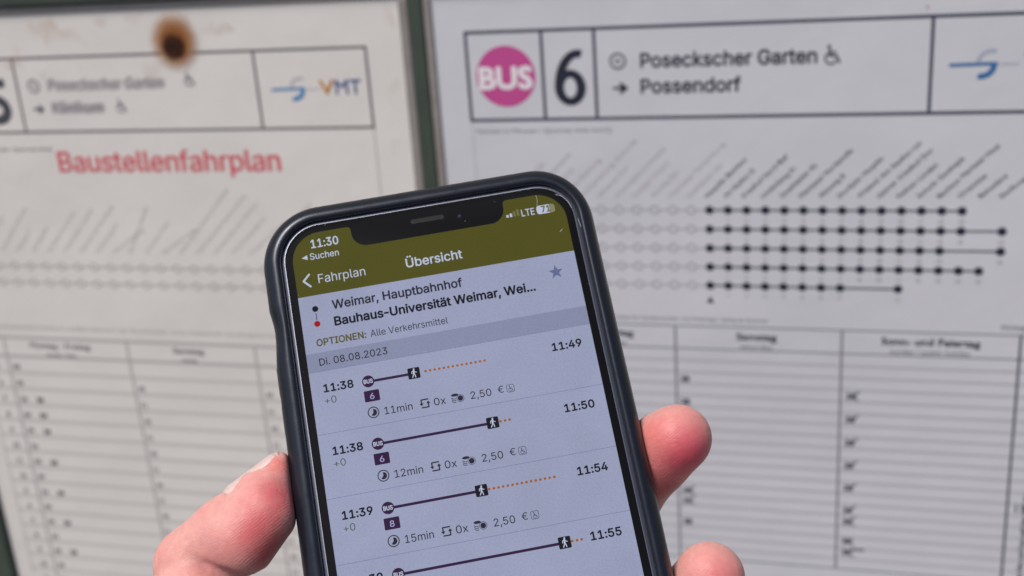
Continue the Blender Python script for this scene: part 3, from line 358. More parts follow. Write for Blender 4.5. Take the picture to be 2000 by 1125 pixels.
def six(s, x0, x1, y0, y1, w):               # a figure six with an open, curved top: bowl plus a swung stem
    cx = (x0 + x1) / 2; rx = (x1 - x0 - w) / 2; ry = (y1 - y0) * 0.255; cy = y1 - ry - w * 0.40; P, F = [], []
    n = 40
    for i in range(n + 1):
        a = 2 * math.pi * i / n
        for q in (-1, 1): P.append((cx + (rx + q * w / 2) * math.cos(a), cy + (ry + q * w * 0.42) * math.sin(a)))
    s.add(P, [(2 * i, 2 * i + 1, 2 * i + 3, 2 * i + 2) for i in range(n)], 0)
    P = []; ty = y0 + w * 0.38; R = cy - ty; n = 28; qx = rx * 1.78; ox = cx - rx + qx
    for i in range(n + 1):
        a = math.radians(180 + 101 * i / n)
        px, py = ox + qx * math.cos(a), cy + R * math.sin(a); dx, dy = math.cos(a) / qx, math.sin(a) / R
        l = math.hypot(dx, dy); ww = w * (0.5 - 0.11 * i / n)
        for q in (-1, 1): P.append((px + q * ww * dx / l, py + q * ww * dy / l))
    s.add(P, [(2 * i, 2 * i + 1, 2 * i + 3, 2 * i + 2) for i in range(n)], 2)
s = Sheet(); six(s, 2.83, 4.34, -11.95, -9.34, 0.45); s.build('line_number', I_dark, pr, fr, H)
s = Sheet(); s.arc((5.89, -11.37), 0.345, 0.085); s.text('H', 5.89, -11.25, 0.36, None, 0.02, 'print', anchor='c', lay=2); s.build('stop_symbol', I_dark, pr, fr, H)
s = Sheet(); s.line((5.63, -10.11), (6.08, -10.11), 0.12); s.poly([(6.00, -10.40), (6.36, -10.11), (6.00, -9.82), (5.92, -9.92), (6.08, -10.11), (5.92, -10.30)][::-1], 2)
s.build('direction_arrow', I_dark, pr, fr, H)
s = Sheet(); s.text('Poseckscher Garten', 6.97, -11.05, 0.88, 14.85, 0.030); s.build('heading_lettering', I_dark, pr, fr, H)
s = Sheet(); s.text('Possendorf', 6.95, -9.85, 0.88, 11.50, 0.030); s.build('heading_lettering', I_dark, pr, fr, H)
s = Sheet(); wheelchair(s, 15.12, -10.98, 0.84, 1.15); s.build('wheelchair_symbol', I_dark, pr, fr, H)
def logo(x, y, k, parent, fr, blue, pale):
    s = Sheet(); s.line((x, y), (x + 2.0 * k, y - 0.03), 0.15 * k); s.arc((x + 1.35 * k, y + 0.0), 0.52 * k, 0.25 * k, 5, 105, 2)
    o = s.build('network_emblem', blue, parent, fr, H)
    s = Sheet(); s.arc((x + 1.75 * k, y - 0.05), 0.55 * k, 0.17 * k, 190, 290, 0); s.line((x + 2.05 * k, y), (x + 2.9 * k, y), 0.05 * k, 2)
    s.build('emblem_curve', pale, o, fr, H)
logo(20.44, -10.78, 0.98, pr, fr, I_blue, I_pale)
s = Sheet(); s.text('V', 23.48, -10.53, 1.05, None, 0.03, 'print'); s.build('network_lettering', I_gold, pr, fr, H)
s = Sheet(); s.text('MT', 24.0, -10.53, 1.05, None, 0.03, 'print'); s.build('network_lettering', I_vmt, pr, fr, H)
s = Sheet(); s.text('Fahrzeit in Minuten / [journey time (min)]', -1.2, -8.05, 0.30, 5.45, 0, 'print'); s.build('small_lettering', I_small, pr, fr, H)
for x in (-1.41, 25.8): s = Sheet(); s.line((x, -8.62), (x, 15.0), 0.045); s.build('side_rule', I_thin, pr, fr, H)
ends = [(11.77, -6.62), (12.17, -6.1), (13.65, -6.74), (14.05, -6.19), (14.97, -6.34), (16.54, -7.01), (16.24, -5.83), (17.87, -6.63),
        (19.48, -7.32), (20.0, -7.01), (20.21, -6.31), (21.33, -6.61), (22.75, -7.18), (22.3, -5.81), (23.16, -5.8), (24.3, -6.0)]
gaps = [0.5, 0, 0.78, 0, 0, 0.45, 0, 0.52, 0.34, 0.36, 0.5, 0.42, 0.36, 0, 0, 0]
def stop_name(x, y, ex, ey, gap, k, mat, parent, fr, size):
    L = math.hypot(ex - x, ey - y); a = math.degrees(math.atan2(y - ey, ex - x)); s = Sheet()
    segs = [(0, L)] if not gap else [(0, L * gap - 0.06), (L * gap + 0.10, L)]
    for j, (p, q) in enumerate(segs):
        w = WORDS[(k * 5 + j * 3) % len(WORDS)]
        n = max(3, int((q - p) / (size * 0.52))); w = (w + ' ' + WORDS[(k + 7) % len(WORDS)])[:n].strip()
        V, F = print_text(w); wd = (max(v[0] for v in V) - min(v[0] for v in V)) * size
        ca, sa = math.cos(math.radians(a)), math.sin(math.radians(a))
        s.text(w, x + p * ca, y - p * sa, size, None, 0.006, 'print', ang=a, sx=(q - p) / wd, lay=j)
    s.build('stop_name', mat, parent, fr, H)
for i, ((ex, ey), g) in enumerate(zip(ends, gaps)): stop_name(9.94 + 0.868 * i, -4.78, ex, ey, g, i, I_dark, pr, fr, 0.30)
for i in range(1, 12):
    L = [1.6, 2.6, 1.3, 1.7, 2.4, 1.5, 2.8, 1.9, 1.4, 2.2, 1.7][i - 1]
    stop_name(9.94 - 0.868 * i, -4.78, 9.94 - 0.868 * i + L, -4.78 - L, 0, i + 3, I_faint, pr, fr, 0.28)
rows = [(-4.196, 13, None), (-3.244, 13, 15), (-2.292, 12, 15), (-1.34, 14, None), (-0.388, 7, 10)]
X0, DX = 10.032, 0.870
for r, (y, n, extra) in enumerate(rows):
    s = Sheet(); last = extra or n
    s.line((X0, y), (X0 + DX * last, y), 0.085, 0)
    for i in list(range(n + 1)) + ([extra] if extra else []): s.disc((X0 + DX * i, y), 0.205, 2, 20)
    s.build('route_line', I_dark, pr, fr, H)
    s = Sheet()
    for i in list(range(1, n + 1)) + ([extra] if extra else []): s.text(str(i + (r > 1) * (i > 8)), X0 + DX * i, y + 0.60, 0.26, None, 0.01, 'print', anchor='c')
    tag(s.build('minutes', I_small, pr, fr, H), kind='stuff')
    s = Sheet()
    for i in range(1, 11): s.arc((X0 - DX * i, y), 0.19, 0.07, lay=2, n=18); s.line((X0 - DX * i + 0.22, y), (X0 - DX * (i - 1) - 0.22, y), 0.06)
    s.build('pale_route_line', I_chain, pr, fr, H)
s = Sheet(); s.poly([(9.86, 0.52), (10.22, 0.52), (10.04, 0.18)]); s.build('here_marker', I_dark, pr, fr, H)
s = Sheet(); s.text('Fahrplan für Sonderverkehr und Feiertage / gültig ab Sommer', 5.0, 1.48, 0.30, 12.81, 0, 'print'); s.build('small_lettering', I_small, pr, fr, H)
s = Sheet(); s.text('Gültig ab Mai', 23.35, 1.48, 0.30, 25.7, 0.02, 'print', lay=2); s.build('small_lettering', I_small, pr, fr, H)
s = Sheet()
for y in (1.76, 2.97, 15.0): s.line((-1.41, y), (25.8, y), 0.07, 0)
for x in (0.29, 8.28, 16.27): s.line((x, 1.74), (x, 15.03), 0.12, 3)
s.build('table_frame', I_rule, pr, fr, H)
s = Sheet(); s.line((24.24, 1.74), (24.24, 26.0), 0.11, 3); s.build('table_frame', I_line, pr, fr, H)
for i in range(18):
    s = Sheet(); y = 2.97 + 0.6335 * (i + 1)
    s.line((-1.38, y), (25.77, y), 0.12, 1); s.build('table_rule', I_thin, pr, fr, H)
for (a, b, xa, xb, ya, yb) in (('Montag - Freitag', 'monday - friday', 2.6, 6.16, 2.40, 2.86), ('Samstag', 'saturday', 11.29, 13.2, 2.42, 2.88), ('Sonn- und Feiertag', 'sunday / public holiday', 18.1, 22.5, 2.42, 2.88)):
    s = Sheet(); s.text(a, xa, ya, 0.50, xb, 0.03, 'print'); s.build('column_heading', I_dark, pr, fr, H)
    s = Sheet(); m = (xa + xb) / 2; w = (xb - xa) * 0.41; s.text(b, m - w, yb, 0.34, m + w, 0.01, 'print'); s.build('column_heading', I_small, pr, fr, H)
def times(xs, parent, fr, mat, size, bold):
    for x, items in xs:
        s = Sheet()
        for y, t in items: s.text(t, x, y, size, None, bold, 'print')
        s.build('departure_times', mat, parent, fr, H)
times([(-1.15, [(3.5 + 1.267 * i, '%02d' % (5 + i)) for i in range(9)]), (0.6, [(3.5 + 1.267 * i, random.choice(['08', '38', '11'])) for i in range(9)])], pr, fr, I_dark, 0.46, 0.03)
s1 = [(4.80, '38'), (6.06, '38'), (7.33, '38'), (8.6, '38'), (9.87, '38'), (11.15, '38'), (11.75, '35'), (13.0, '38')]
s2 = [(5.38, '38'), (6.64, '38'), (7.91, '38'), (9.18, '38'), (10.44, '38'), (11.71, '38'), (12.36, '38'), (13.51, '38'), (14.17, '38')]
times([(8.50, s1), (16.55, s2)], pr, fr, I_dark, 0.47, 0.035)
s = Sheet()
for y, t in s2:
    s.line((16.98, y - 0.24), (17.16, y - 0.46), 0.07)
    if y in (5.38, 12.36, 13.51, 14.17): s.line((16.98, y - 0.1), (17.14, y + 0.10), 0.06, 2)
s.line((17.0, 13.82), (17.65, 13.80), 0.10, 4)
for y in (11.15, 11.75): s.line((8.92, y - 0.24), (9.1, y - 0.44), 0.07); s.line((8.92, y - 0.1), (9.1, y + 0.08), 0.06, 2)
tag(s.build('footnote_marks', I_dark, pr, fr, H), kind='stuff')
s = Sheet(); s.text('17', 24.62, 11.05, 0.58, None, 0.02, 'print'); s.build('row_heading', I_line, pr, fr, H)
s = Sheet(); s.text('Haltestellen und Auskunft Stadtverkehr', 25.15, 15.4, 0.34, None, 0.03, 'print', ang=90, sx=1.0); s.build('side_lettering', I_dark, pr, fr, H)
s = Sheet(); s.disc((19.44, -13.3), 0.06, 0, 12); s.build('rust_fleck', ink('rust_fleck', 170, 130, 116), pr, fr, H)

# left sheet: line 5, faded
PX, PY = -34.15, -14.72
fl = sheet_frame(PX, PY)
pl = empty('timetable_sheet', Matrix.Translation((PX / 100, -0.0006, ZB - PY / 100)))
tag(pl, 'pale bus timetable sheet with red lettering and a brown burn mark', 'timetable')
o_paper = paper('paper_warm', (0.665, 0.645, 0.625), (0.71, 0.69, 0.67), PX, PY, -4.60, 26.4, pl, fl)
s = Sheet()
for y in (-12.41, -8.43): s.line((-33.04, y), (-6.49, y), 0.13, 0)
for x in (-32.97, -29.27, -26.75, -12.62, -6.56): s.line((x, -12.47), (x, -8.37), 0.13, 3)
s.build('heading_box', L_line, pl, fl, H)
s = Sheet(); s.disc((-31.12, -10.4), 1.4, 0, 64); d = s.build('bus_badge', I_pink, pl, fl, H)
s = Sheet(); s.text('BUS', -32.38, -9.85, 1.42, -29.85, 0.055, 'print'); s.build('badge_lettering', I_white, d, fl, H * 2)
s = Sheet(); s.text('5', -28.86, -8.98, 3.36, -27.48, 0.028, 'print'); s.build('line_number', L_dark, pl, fl, H)
s = Sheet(); s.arc((-25.72, -10.92), 0.33, 0.10); s.text('H', -25.72, -10.80, 0.36, None, 0.02, 'print', anchor='c', lay=2); s.build('stop_symbol', L_text, pl, fl, H)
s = Sheet(); s.line((-26.0, -9.67), (-25.6, -9.67), 0.12); s.poly([(-25.66, -9.95), (-25.32, -9.67), (-25.66, -9.39)][::-1], 2); s.build('direction_arrow', L_dark, pl, fl, H)
def ghosted(tx, x0, x1, base, size, bold, mat, name, face='ui', sc=1.0):       # strokes doubled to imitate the blur and haze of a cloudy cover
    s = Sheet()
    for k, (dx, dy) in enumerate(((0, 0), (0.10, -0.05), (-0.07, 0.06))):
        s.text(tx, x0 + dx * sc, base + dy * sc, size, x1 + dx * sc, bold, face, lay=k)
    return s.build(name, mat, pl, fl, H)
ghosted('Poseckscher Garten', -24.78, -17.95, -10.68, 0.78, 0.0, ink('hazed_grey', 164, 159, 164), 'heading_lettering')
ghosted('Klinikum', -24.78, -21.75, -9.46, 0.78, 0.0, ink('hazed_grey_2', 156, 151, 158), 'heading_lettering')
for (x, y) in ((-16.75, -10.74), (-20.98, -9.44)):
    s = Sheet(); wheelchair(s, x, y, 0.72, 1.3); s.build('wheelchair_symbol', L_text, pl, fl, H)
logo(-11.86, -10.42, 0.92, pl, fl, ink('hazed_blue', 74, 134, 184), ink('hazed_pale', 186, 186, 188))
s = Sheet(); s.text('V', -9.22, -10.13, 1.02, -8.44, 0.03, 'print'); s.build('network_lettering', I_gold, pl, fl, H)
s = Sheet(); s.text('MT', -8.36, -10.13, 1.02, -7.0, 0.02, 'print'); s.build('network_lettering', I_vmt, pl, fl, H)
ghosted('Baustellenfahrplan', -25.10, -11.95, -6.22, 1.52, 0.0, L_red, 'red_lettering', 'ui', 0.55)
s = Sheet(); s.text('Fahrzeit in Minuten / [journey time]', -31.2, -7.40, 0.30, -25.4, 0.01, 'print'); s.build('small_lettering', L_text, pl, fl, H)
for x in (-32.97, -6.56): s = Sheet(); s.line((x, -8.36), (x, 20), 0.07); s.build('side_rule', L_rule, pl, fl, H)
lend = [(-27.82, -4.08), (-27.78, -2.82), (-26.59, -3.07), (-24.7, -3.91), (-23.57, -4.04), (-22.18, -4.27), (-22.14, -3.22), (-20.6, -2.9),
        (-20.1, -4.22), (-18.96, -3.36), (-17.43, -2.91), (-15.1, -5.2), (-14.14, -4.86), (-13.55, -4.42), (-13.2, -3.6), (-12.0, -3.4), (-10.5, -4.4)]
for i, (ex, ey) in enumerate(lend): stop_name(-29.95 + 1.035 * i, -1.55, ex, ey, 0, i + 4, L_faint if i % 3 else L_thin, pl, fl, 0.30)
stop_name(-31.0, -1.55, -29.4, -3.6, 0, 3, L_faint, pl, fl, 0.30)
for y in (-0.72, 0.27):
    s = Sheet()
    for i in range(-1, 21):
        s.arc((-30.4 + 1.04 * i, y), 0.20, 0.09, lay=2, n=16); s.line((-30.4 + 1.04 * i + 0.22, y), (-30.4 + 1.04 * (i + 1) - 0.22, y), 0.09)
    s.build('pale_route_line', L_rule, pl, fl, H)
s = Sheet(); s.text('Ersatzhaltestelle Klinikum entfällt während der Bauarbeiten, bitte Haltestelle Goetheplatz benutzen / Fahrplan gilt ab Montag', -32.0, 3.17, 0.34, -7.2, 0.0, 'print')
s.build('small_lettering', L_rule, pl, fl, H)
s = Sheet()
for y in (3.74, 4.93): s.line((-32.97, y), (-6.56, y), 0.18, 0)
for x in (-31.25, -23.05, -15.0): s.line((x, 3.7), (x, 21.5), 0.15, 3)
s.build('table_frame', L_rule, pl, fl, H)
for i in range(15):
    s = Sheet(); y = 4.93 + 1.048 * (i + 1); s.line((-32.9, y), (-6.6, y), 0.20, 1); s.build('table_rule', L_thin, pl, fl, H)
for (a, b, xa, xb, ya, yb) in (('Montag - Freitag', 'monday - friday', -29.5, -25.5, 4.34, 4.86), ('Samstag', 'saturday', -20.1, -18.2, 4.34, 4.86), ('Sonn- und Feiertag', 'sunday / public holiday', -13.2, -8.7, 4.34, 4.86)):
    s = Sheet(); s.text(a, xa, ya, 0.46, xb, 0.04, 'print'); s.build('column_heading', L_text, pl, fl, H)
    s = Sheet(); m = (xa + xb) / 2; w = (xb - xa) * 0.25; s.text(b, m - w, yb, 0.30, m + w, 0.03, 'print'); s.build('column_heading', L_text, pl, fl, H)
g = lambda x, js, t: (x, [(5.80 + 1.048 * j, t[j % len(t)]) for j in js])
times([g(-32.2, range(15), ['5', '6', '7', '8', '9', '10', '11', '12']), g(-30.98, range(15), ['09', '39', '24']), g(-22.8, range(1, 15), ['11', '41']), g(-14.7, range(1, 15), ['11', '41'])], pl, fl, L_text, 0.46, 0.05)
times([g(-29.85, [2, 3, 4, 6, 8, 10, 12, 14], ['24', '54'])], pl, fl, L_dark, 0.46, 0.06)

# burn mark: a scorched hole in the sheet with a brown halo
m = bpy.data.materials.new('scorch'); m.use_nodes = True; nt_ = m.node_tree; L = nt_.links; p = nt_.nodes['Principled BSDF']
tc = N(m, 'ShaderNodeTexCoord'); mp = N(m, 'ShaderNodeMapping'); L.new(tc.outputs['Object'], mp.inputs[0])
bcx, bcy = (-16.88 - PX) / 100, -(-13.02 - PY) / 100
mp.inputs['Location'].default_value = (-bcx / 0.0122, 0, -bcy / 0.0130); mp.inputs['Scale'].default_value = (1 / 0.0122, 0.0, 1 / 0.0130)
nz = N(m, 'ShaderNodeTexNoise', Scale=240.0, Detail=3.0); L.new(tc.outputs['Object'], nz.inputs['Vector'])
ln = N(m, 'ShaderNodeVectorMath', operation='LENGTH'); L.new(mp.outputs[0], ln.inputs[0])
ad = N(m, 'ShaderNodeMath', operation='MULTIPLY_ADD'); ad.inputs[1].default_value = 0.14; L.new(nz.outputs[0], ad.inputs[0]); L.new(ln.outputs['Value'], ad.inputs[2])
sb = N(m, 'ShaderNodeMath', operation='SUBTRACT'); sb.inputs[1].default_value = 0.07; L.new(ad.outputs[0], sb.inputs[0])
cr = N(m, 'ShaderNodeValToRGB'); L.new(sb.outputs[0], cr.inputs[0]); e = cr.color_ramp.elements
e[0].position = 0.0; e[0].color = (0.17, 0.055, 0.012, 1); e[1].position = 1.0; e[1].color = (0.50, 0.27, 0.13, 1)
k = e.new(0.5); k.color = (0.26, 0.088, 0.018, 1)
al = N(m, 'ShaderNodeMapRange', interpolation_type='SMOOTHSTEP'); al.inputs[1].default_value = 0.50; al.inputs[2].default_value = 1.30; al.inputs[3].default_value = 0.93; al.inputs[4].default_value = 0.0
L.new(sb.outputs[0], al.inputs[0]); L.new(al.outputs[0], p.inputs['Alpha']); L.new(cr.outputs[0], p.inputs['Base Color']); p.inputs['Roughness'].default_value = 0.8
s = Sheet(); s.disc((-16.88, -13.02), 1.75, 0, 48); bm_ = s.build('burn_mark', m, pl, fl, H * 6)
s = Sheet(); s.poly([(-16.95 + 0.86 * math.cos(t / 20 * math.pi) * (1 + 0.04 * math.sin(t * 2.3)), -12.74 + 0.92 * math.sin(t / 20 * math.pi) * (1 + 0.05 * math.cos(t * 1.7))) for t in range(40)])
mch = mottled('char', (0.018, 0.010, 0.009), (0.070, 0.026, 0.016), 300, 0.9, 0.1); Lc = mch.node_tree.links; pc = mch.node_tree.nodes['Principled BSDF']
tcc = N(mch, 'ShaderNodeTexCoord'); dc = N(mch, 'ShaderNodeVectorMath', operation='DISTANCE'); dc.inputs[1].default_value = ((-16.95 - PX) / 100, -H * 8, -(-12.74 - PY) / 100)
Lc.new(tcc.outputs['Object'], dc.inputs[0]); nc = N(mch, 'ShaderNodeTexNoise', Scale=420.0, Detail=3.0); Lc.new(tcc.outputs['Object'], nc.inputs['Vector'])
mc_ = N(mch, 'ShaderNodeMath', operation='MULTIPLY_ADD'); mc_.inputs[1].default_value = 0.0028; Lc.new(nc.outputs[0], mc_.inputs[0]); Lc.new(dc.outputs['Value'], mc_.inputs[2])
rc_ = N(mch, 'ShaderNodeMapRange', interpolation_type='SMOOTHSTEP'); rc_.inputs[1].default_value = 0.0050; rc_.inputs[2].default_value = 0.0095; rc_.inputs[3].default_value = 0.97; rc_.inputs[4].default_value = 0.0
Lc.new(mc_.outputs[0], rc_.inputs[0]); Lc.new(rc_.outputs[0], pc.inputs['Alpha'])
s.build('charred_centre', mch, bm_, fl, H * 8)
m2 = principled('rust_stain', (0.60, 0.42, 0.33), 0.7, 0.2); L = m2.node_tree.links; p = m2.node_tree.nodes['Principled BSDF']
tc = N(m2, 'ShaderNodeTexCoord'); nz = N(m2, 'ShaderNodeTexNoise', Scale=55.0, Detail=3.0); L.new(tc.outputs['Object'], nz.inputs['Vector'])
mr = N(m2, 'ShaderNodeMapRange'); mr.inputs[1].default_value = 0.56; mr.inputs[2].default_value = 0.85; mr.inputs[4].default_value = 0.38
L.new(nz.outputs[0], mr.inputs[0]); L.new(mr.outputs[0], p.inputs['Alpha'])
for (x0, y0, x1, y1) in ((-27.5, -14.6, -13.2, -11.0), (-5.7, -14.6, -4.72, 9.0)):
    s = Sheet(); n = 60; P = []
    for i in range(n): a = 2 * math.pi * i / n; P.append(((x0 + x1) / 2 + (x1 - x0) / 2 * math.copysign(abs(math.cos(a)) ** 0.7, math.cos(a)), (y0 + y1) / 2 + (y1 - y0) / 2 * math.copysign(abs(math.sin(a)) ** 0.7, math.sin(a))))
    s.poly(P); s.build('rust_stain', m2, pl, fl, H * 5)

# ------------------------------------------------------------------ the phone: local frame X right, Y up, Z towards the viewer, origin at the middle of its screen
RH = Matrix(((0.98245304, 0.18553082, -0.01908754), (-0.17199793, 0.94083088, 0.29198282), (0.07212996, -0.28357639, 0.95623308)))
TH = Vector((-0.41402819, 2.80700623, 14.86346624)) * 0.0166133
MC = Matrix(((right.x, down.x, fwd.x), (right.y, down.y, fwd.y), (right.z, down.z, fwd.z)))
R3 = MC @ RH @ Matrix(((1, 0, 0), (0, -1, 0), (0, 0, -1)))
PM = Matrix.Translation(cam_pos + MC @ TH) @ R3.to_4x4()
PT = 0.000166133
ff = lambda x, y, off: Vector(((x - 187.5) * PT, -(y - 406) * PT, off)); ff.step = 0.000002
phone = empty('smartphone', PM)
tag(phone, 'smartphone in blue-black rubber case showing bus connections under an olive title bar', 'phone')

def rrect(d, n=20, m=48, cont=True):
    """outline at distance d (points) outside the screen edge, counter-clockwise from the right side; also gives the outward direction"""
    hw, hh, r = 187.5, 406.0, 40.0 + d; out = []
    for q, (sx, sy) in enumerate(((1, 1), (-1, 1), (-1, -1), (1, -1))):
        cx, cy = sx * (hw + d - r), sy * (hh + d - r)
        for i in range(n + 1):
            a = math.radians(90 * q + 90 * i / n)
            out.append((cx + r * math.cos(a), cy + r * math.sin(a), math.cos(a), math.sin(a)))
        nx, ny = ((-1, 1), (-1, -1), (1, -1), (1, 1))[q]
        a = math.radians(90 * (q + 1)); x0, y0 = cx + r * math.cos(a), cy + r * math.sin(a)
        cx2, cy2 = nx * (hw + d - r), ny * (hh + d - r); x1, y1 = cx2 + r * math.cos(a), cy2 + r * math.sin(a)
        for i in range(1, m): out.append((x0 + (x1 - x0) * i / m, y0 + (y1 - y0) * i / m, math.cos(a), math.sin(a)))
    return out
def ring(name, prof, mat, parent, cap_end=False, cap_start=False, mod=None, smooth=True, m=48):
    V, F, n = [], [], 0
    for k, (d, z) in enumerate(prof):
        P = rrect(d, m=m); n = len(P)
        for (x, y, ax, ay) in P:
            X, Y, Z = x * PT, y * PT, z * 0.001
            if mod: X, Y, Z = mod(X, Y, Z, ax, ay, k)
            V.append((X, Y, Z))
    for k in range(len(prof) - 1):
        for i in range(n):
            j = (i + 1) % n; F.append((k * n + i, (k + 1) * n + i, (k + 1) * n + j, k * n + j))
    if cap_end: F.append(tuple((len(prof) - 1) * n + i for i in range(n))[::-1])
    if cap_start: F.append(tuple(range(n)))
    return mesh(name, V, F, mat, parent, smooth)
M_case = principled('case_rubber', (0.0080, 0.0092, 0.0145), 0.30, 0.50, Specular_Tint=(0.78, 0.86, 1.0, 1))
M_case.node_tree.nodes['Principled BSDF'].inputs['Coat Weight'].default_value = 0.0
M_case.node_tree.nodes['Principled BSDF'].inputs['Coat Roughness'].default_value = 0.22
L = M_case.node_tree.links; p = M_case.node_tree.nodes['Principled BSDF']
tc = N(M_case, 'ShaderNodeTexCoord'); nz = N(M_case, 'ShaderNodeTexNoise', Scale=9000.0, Detail=3.0); L.new(tc.outputs['Object'], nz.inputs['Vector'])
b = N(M_case, 'ShaderNodeBump', Strength=0.22, Distance=0.00004); L.new(nz.outputs[0], b.inputs['Height']); L.new(b.outputs[0], p.inputs['Normal'])
nz2 = N(M_case, 'ShaderNodeTexNoise', Scale=220.0, Detail=5.0, Roughness=0.7); L.new(tc.outputs['Object'], nz2.inputs['Vector'])
mr = N(M_case, 'ShaderNodeMapRange'); mr.inputs[1].default_value = 0.3; mr.inputs[2].default_value = 0.7; mr.inputs[3].default_value = 0.25; mr.inputs[4].default_value = 0.36
L.new(nz2.outputs[0], mr.inputs[0]); L.new(mr.outputs[0], p.inputs['Roughness'])
def case_mod(X, Y, Z, ax, ay, k):
    if ax < -0.5 and k > 4:                 # left long side: thumb scoop at the mute switch, slight swell lower down
        y = 406 - Y / PT
        f = 0.0
        if 96 < y < 180: f = 0.62 * math.sin(math.pi * min(1, (y - 96) / 30) / 2) * (0.5 + 0.5 * math.cos(math.pi * max(0, (y - 126)) / 54) if y > 126 else 1)
        X += f * 0.001 * min(1, (k - 4) / 3)
    g = min(1.0, max(0, k - 3) / 6)          # the soft case sits a little thicker on the top and key side
    X += g * (-0.00095 * max(0, -ax) + 0.00030 * max(0, ax)); Y += g * 0.00100 * max(0, ay)
    w = math.exp(-((Y + 0.005) / 0.035) ** 2) * 0.00028
    if abs(ax) > 0.9: X += w * (1 if ax > 0 else -1) * min(1, k / 8)
    return X, Y, Z
prof = [(15.8, -1.2), (15.85, -0.3), (16.2, 0.42), (17.3, 0.85), (19.4, 1.02), (22.5, 0.98), (26, 0.66), (29.3, 0.12), (32.3, -0.75), (34.6, -1.8), (36.2, -3.0),
        (37.0, -4.6), (37.1, -6.2), (36.2, -7.9), (34, -9.2), (30, -10.3), (24, -10.9), (14, -11.2)]
ring('phone_case', prof, M_case, phone, cap_end=True, mod=case_mod, m=120)
M_black = principled('black_glass', (0.0095, 0.0095, 0.0105), 0.10, 0.07)
ring('front_glass', [(11.2, -0.9), (10.9, -0.10), (10.4, 0.0)], M_black, phone, cap_end=True)
M_edge = principled('glass_edge', (0.30, 0.33, 0.42), 0.50, 0.4, Metallic=0.9)
ring('glass_edge', [(16.0, -0.56), (15.2, -0.46), (14.0, -0.32), (12.8, -0.18), (11.6, -0.035), (11.1, 0.002), (10.6, 0.012)], M_edge, phone)
# screen with the notch cut out of its top edge
def arcp(cx, cy, r, a0, a1, n=14): return [(cx + r * math.cos(math.radians(a0 + (a1 - a0) * i / n)), cy + r * math.sin(math.radians(a0 + (a1 - a0) * i / n))) for i in range(n + 1)]
R0 = 40
top = arcp(R0, R0, R0, 180, 270) + [(77.0, 0)] + arcp(77.2, 5.6, 5.6, 275, 352, 6) + arcp(103.2, 10.0, 20.4, 174, 95, 12)[0:] + \
      arcp(271.8, 10.0, 20.4, 85, 6, 12) + arcp(297.8, 5.6, 5.6, 188, 265, 6) + [(298, 0)] + arcp(375 - R0, R0, R0, 270, 360)
H0 = 0.00003
olive, white, band = screen_mat('screen_olive', (78, 76, 22)), screen_mat('screen_white', (151, 157, 184)), screen_mat('screen_band', (133, 139, 166))
s = Sheet(); s.poly([(0, 88), (375, 88), (375, 772)] + arcp(335, 772, 40, 0, 90) + arcp(40, 772, 40, 90, 180)); screen = s.build('screen', white, phone, ff, H0)
s = Sheet(); s.poly(top + [(375, 87.98), (0, 87.98)]); hdr = s.build('title_bar', olive, screen, ff, H0)
H1, H2, H3 = 0.00006, 0.00009, 0.00012
T_w = screen_mat('pixel_white', (184, 191, 212)); T_k = screen_mat('pixel_black', (22, 22, 32)); T_n = screen_mat('pixel_navy', (42, 38, 54))
T_p = screen_mat('pixel_purple', (50, 28, 62)); T_g = screen_mat('pixel_green', (66, 84, 62)); T_o = screen_mat('pixel_orange', (158, 92, 30)); T_r = screen_mat('pixel_red', (158, 18, 34))
T_s = screen_mat('pixel_star', (98, 106, 146)); T_l = screen_mat('pixel_rule', (112, 117, 156)); T_ol = screen_mat('pixel_olive', (88, 82, 30)); T_d = screen_mat('pixel_dim', (110, 108, 66))
def ui(name, tx, x0, x1, base, size, mat, bold=0.0, h=H1, parent=None):
    s = Sheet(); s.text(tx, x0, base, size, x1, bold); return s.build(name, mat, parent or screen, ff, h)
ui('clock_lettering', '11:30', 27.3, 64.0, 21.6, 15.8, T_w, 0.022)
ui('back_lettering', 'Suchen', 23.6, 62.3, 37.8, 12.2, T_w, 0.010)
s = Sheet(); s.poly([(12.4, 33.7), (20.2, 30.2), (20.2, 37.2)]); s.build('back_triangle', T_w, screen, ff, H1)
s = Sheet(); s.path([(19.0, 57.8), (10.6, 66.2), (19.0, 74.8)], 2.6); s.build('back_chevron', T_w, screen, ff, H1)
ui('back_lettering', 'Fahrplan', 30.2, 93.3, 72.2, 17.0, T_w, 0.0)
ui('title_lettering', 'Übersicht', 149.0, 225.0, 71.6, 17.0, T_w, 0.018)
ui('network_lettering', 'LTE', 315.2, 333.0, 27.4, 13.2, T_w, 0.014)
s = Sheet()
for i in range(2): s.rect(294.0 + 4.9 * i, 21.8 - 1.4 * i, 297.2 + 4.9 * i, 25.6, 0)
s.build('signal_bars', T_w, screen, ff, H1)
s = Sheet()
for i in range(2, 4): s.rect(294.0 + 4.9 * i, 21.8 - 1.9 * i, 297.2 + 4.9 * i, 25.6, 0)
s.build('signal_bars', T_d, screen, ff, H1)
def rr(x0, y0, x1, y1, r): return arcp(x0 + r, y0 + r, r, 180, 270, 6) + arcp(x1 - r, y0 + r, r, 270, 360, 6) + arcp(x1 - r, y1 - r, r, 0, 90, 6) + arcp(x0 + r, y1 - r, r, 90, 180, 6)
s = Sheet(); s.poly(rr(336.2, 16.2, 361.6, 28.6, 4.0)); bat = s.build('battery_icon', screen_mat('pixel_battery', (128, 128, 100)), screen, ff, H1)
s = Sheet(); s.poly(arcp(340.2, 20.2, 4, 180, 270, 6) + [(354, 16.2), (354, 28.6)] + arcp(340.2, 24.6, 4, 90, 180, 6)); s.build('battery_charge', T_w, screen, ff, H2)
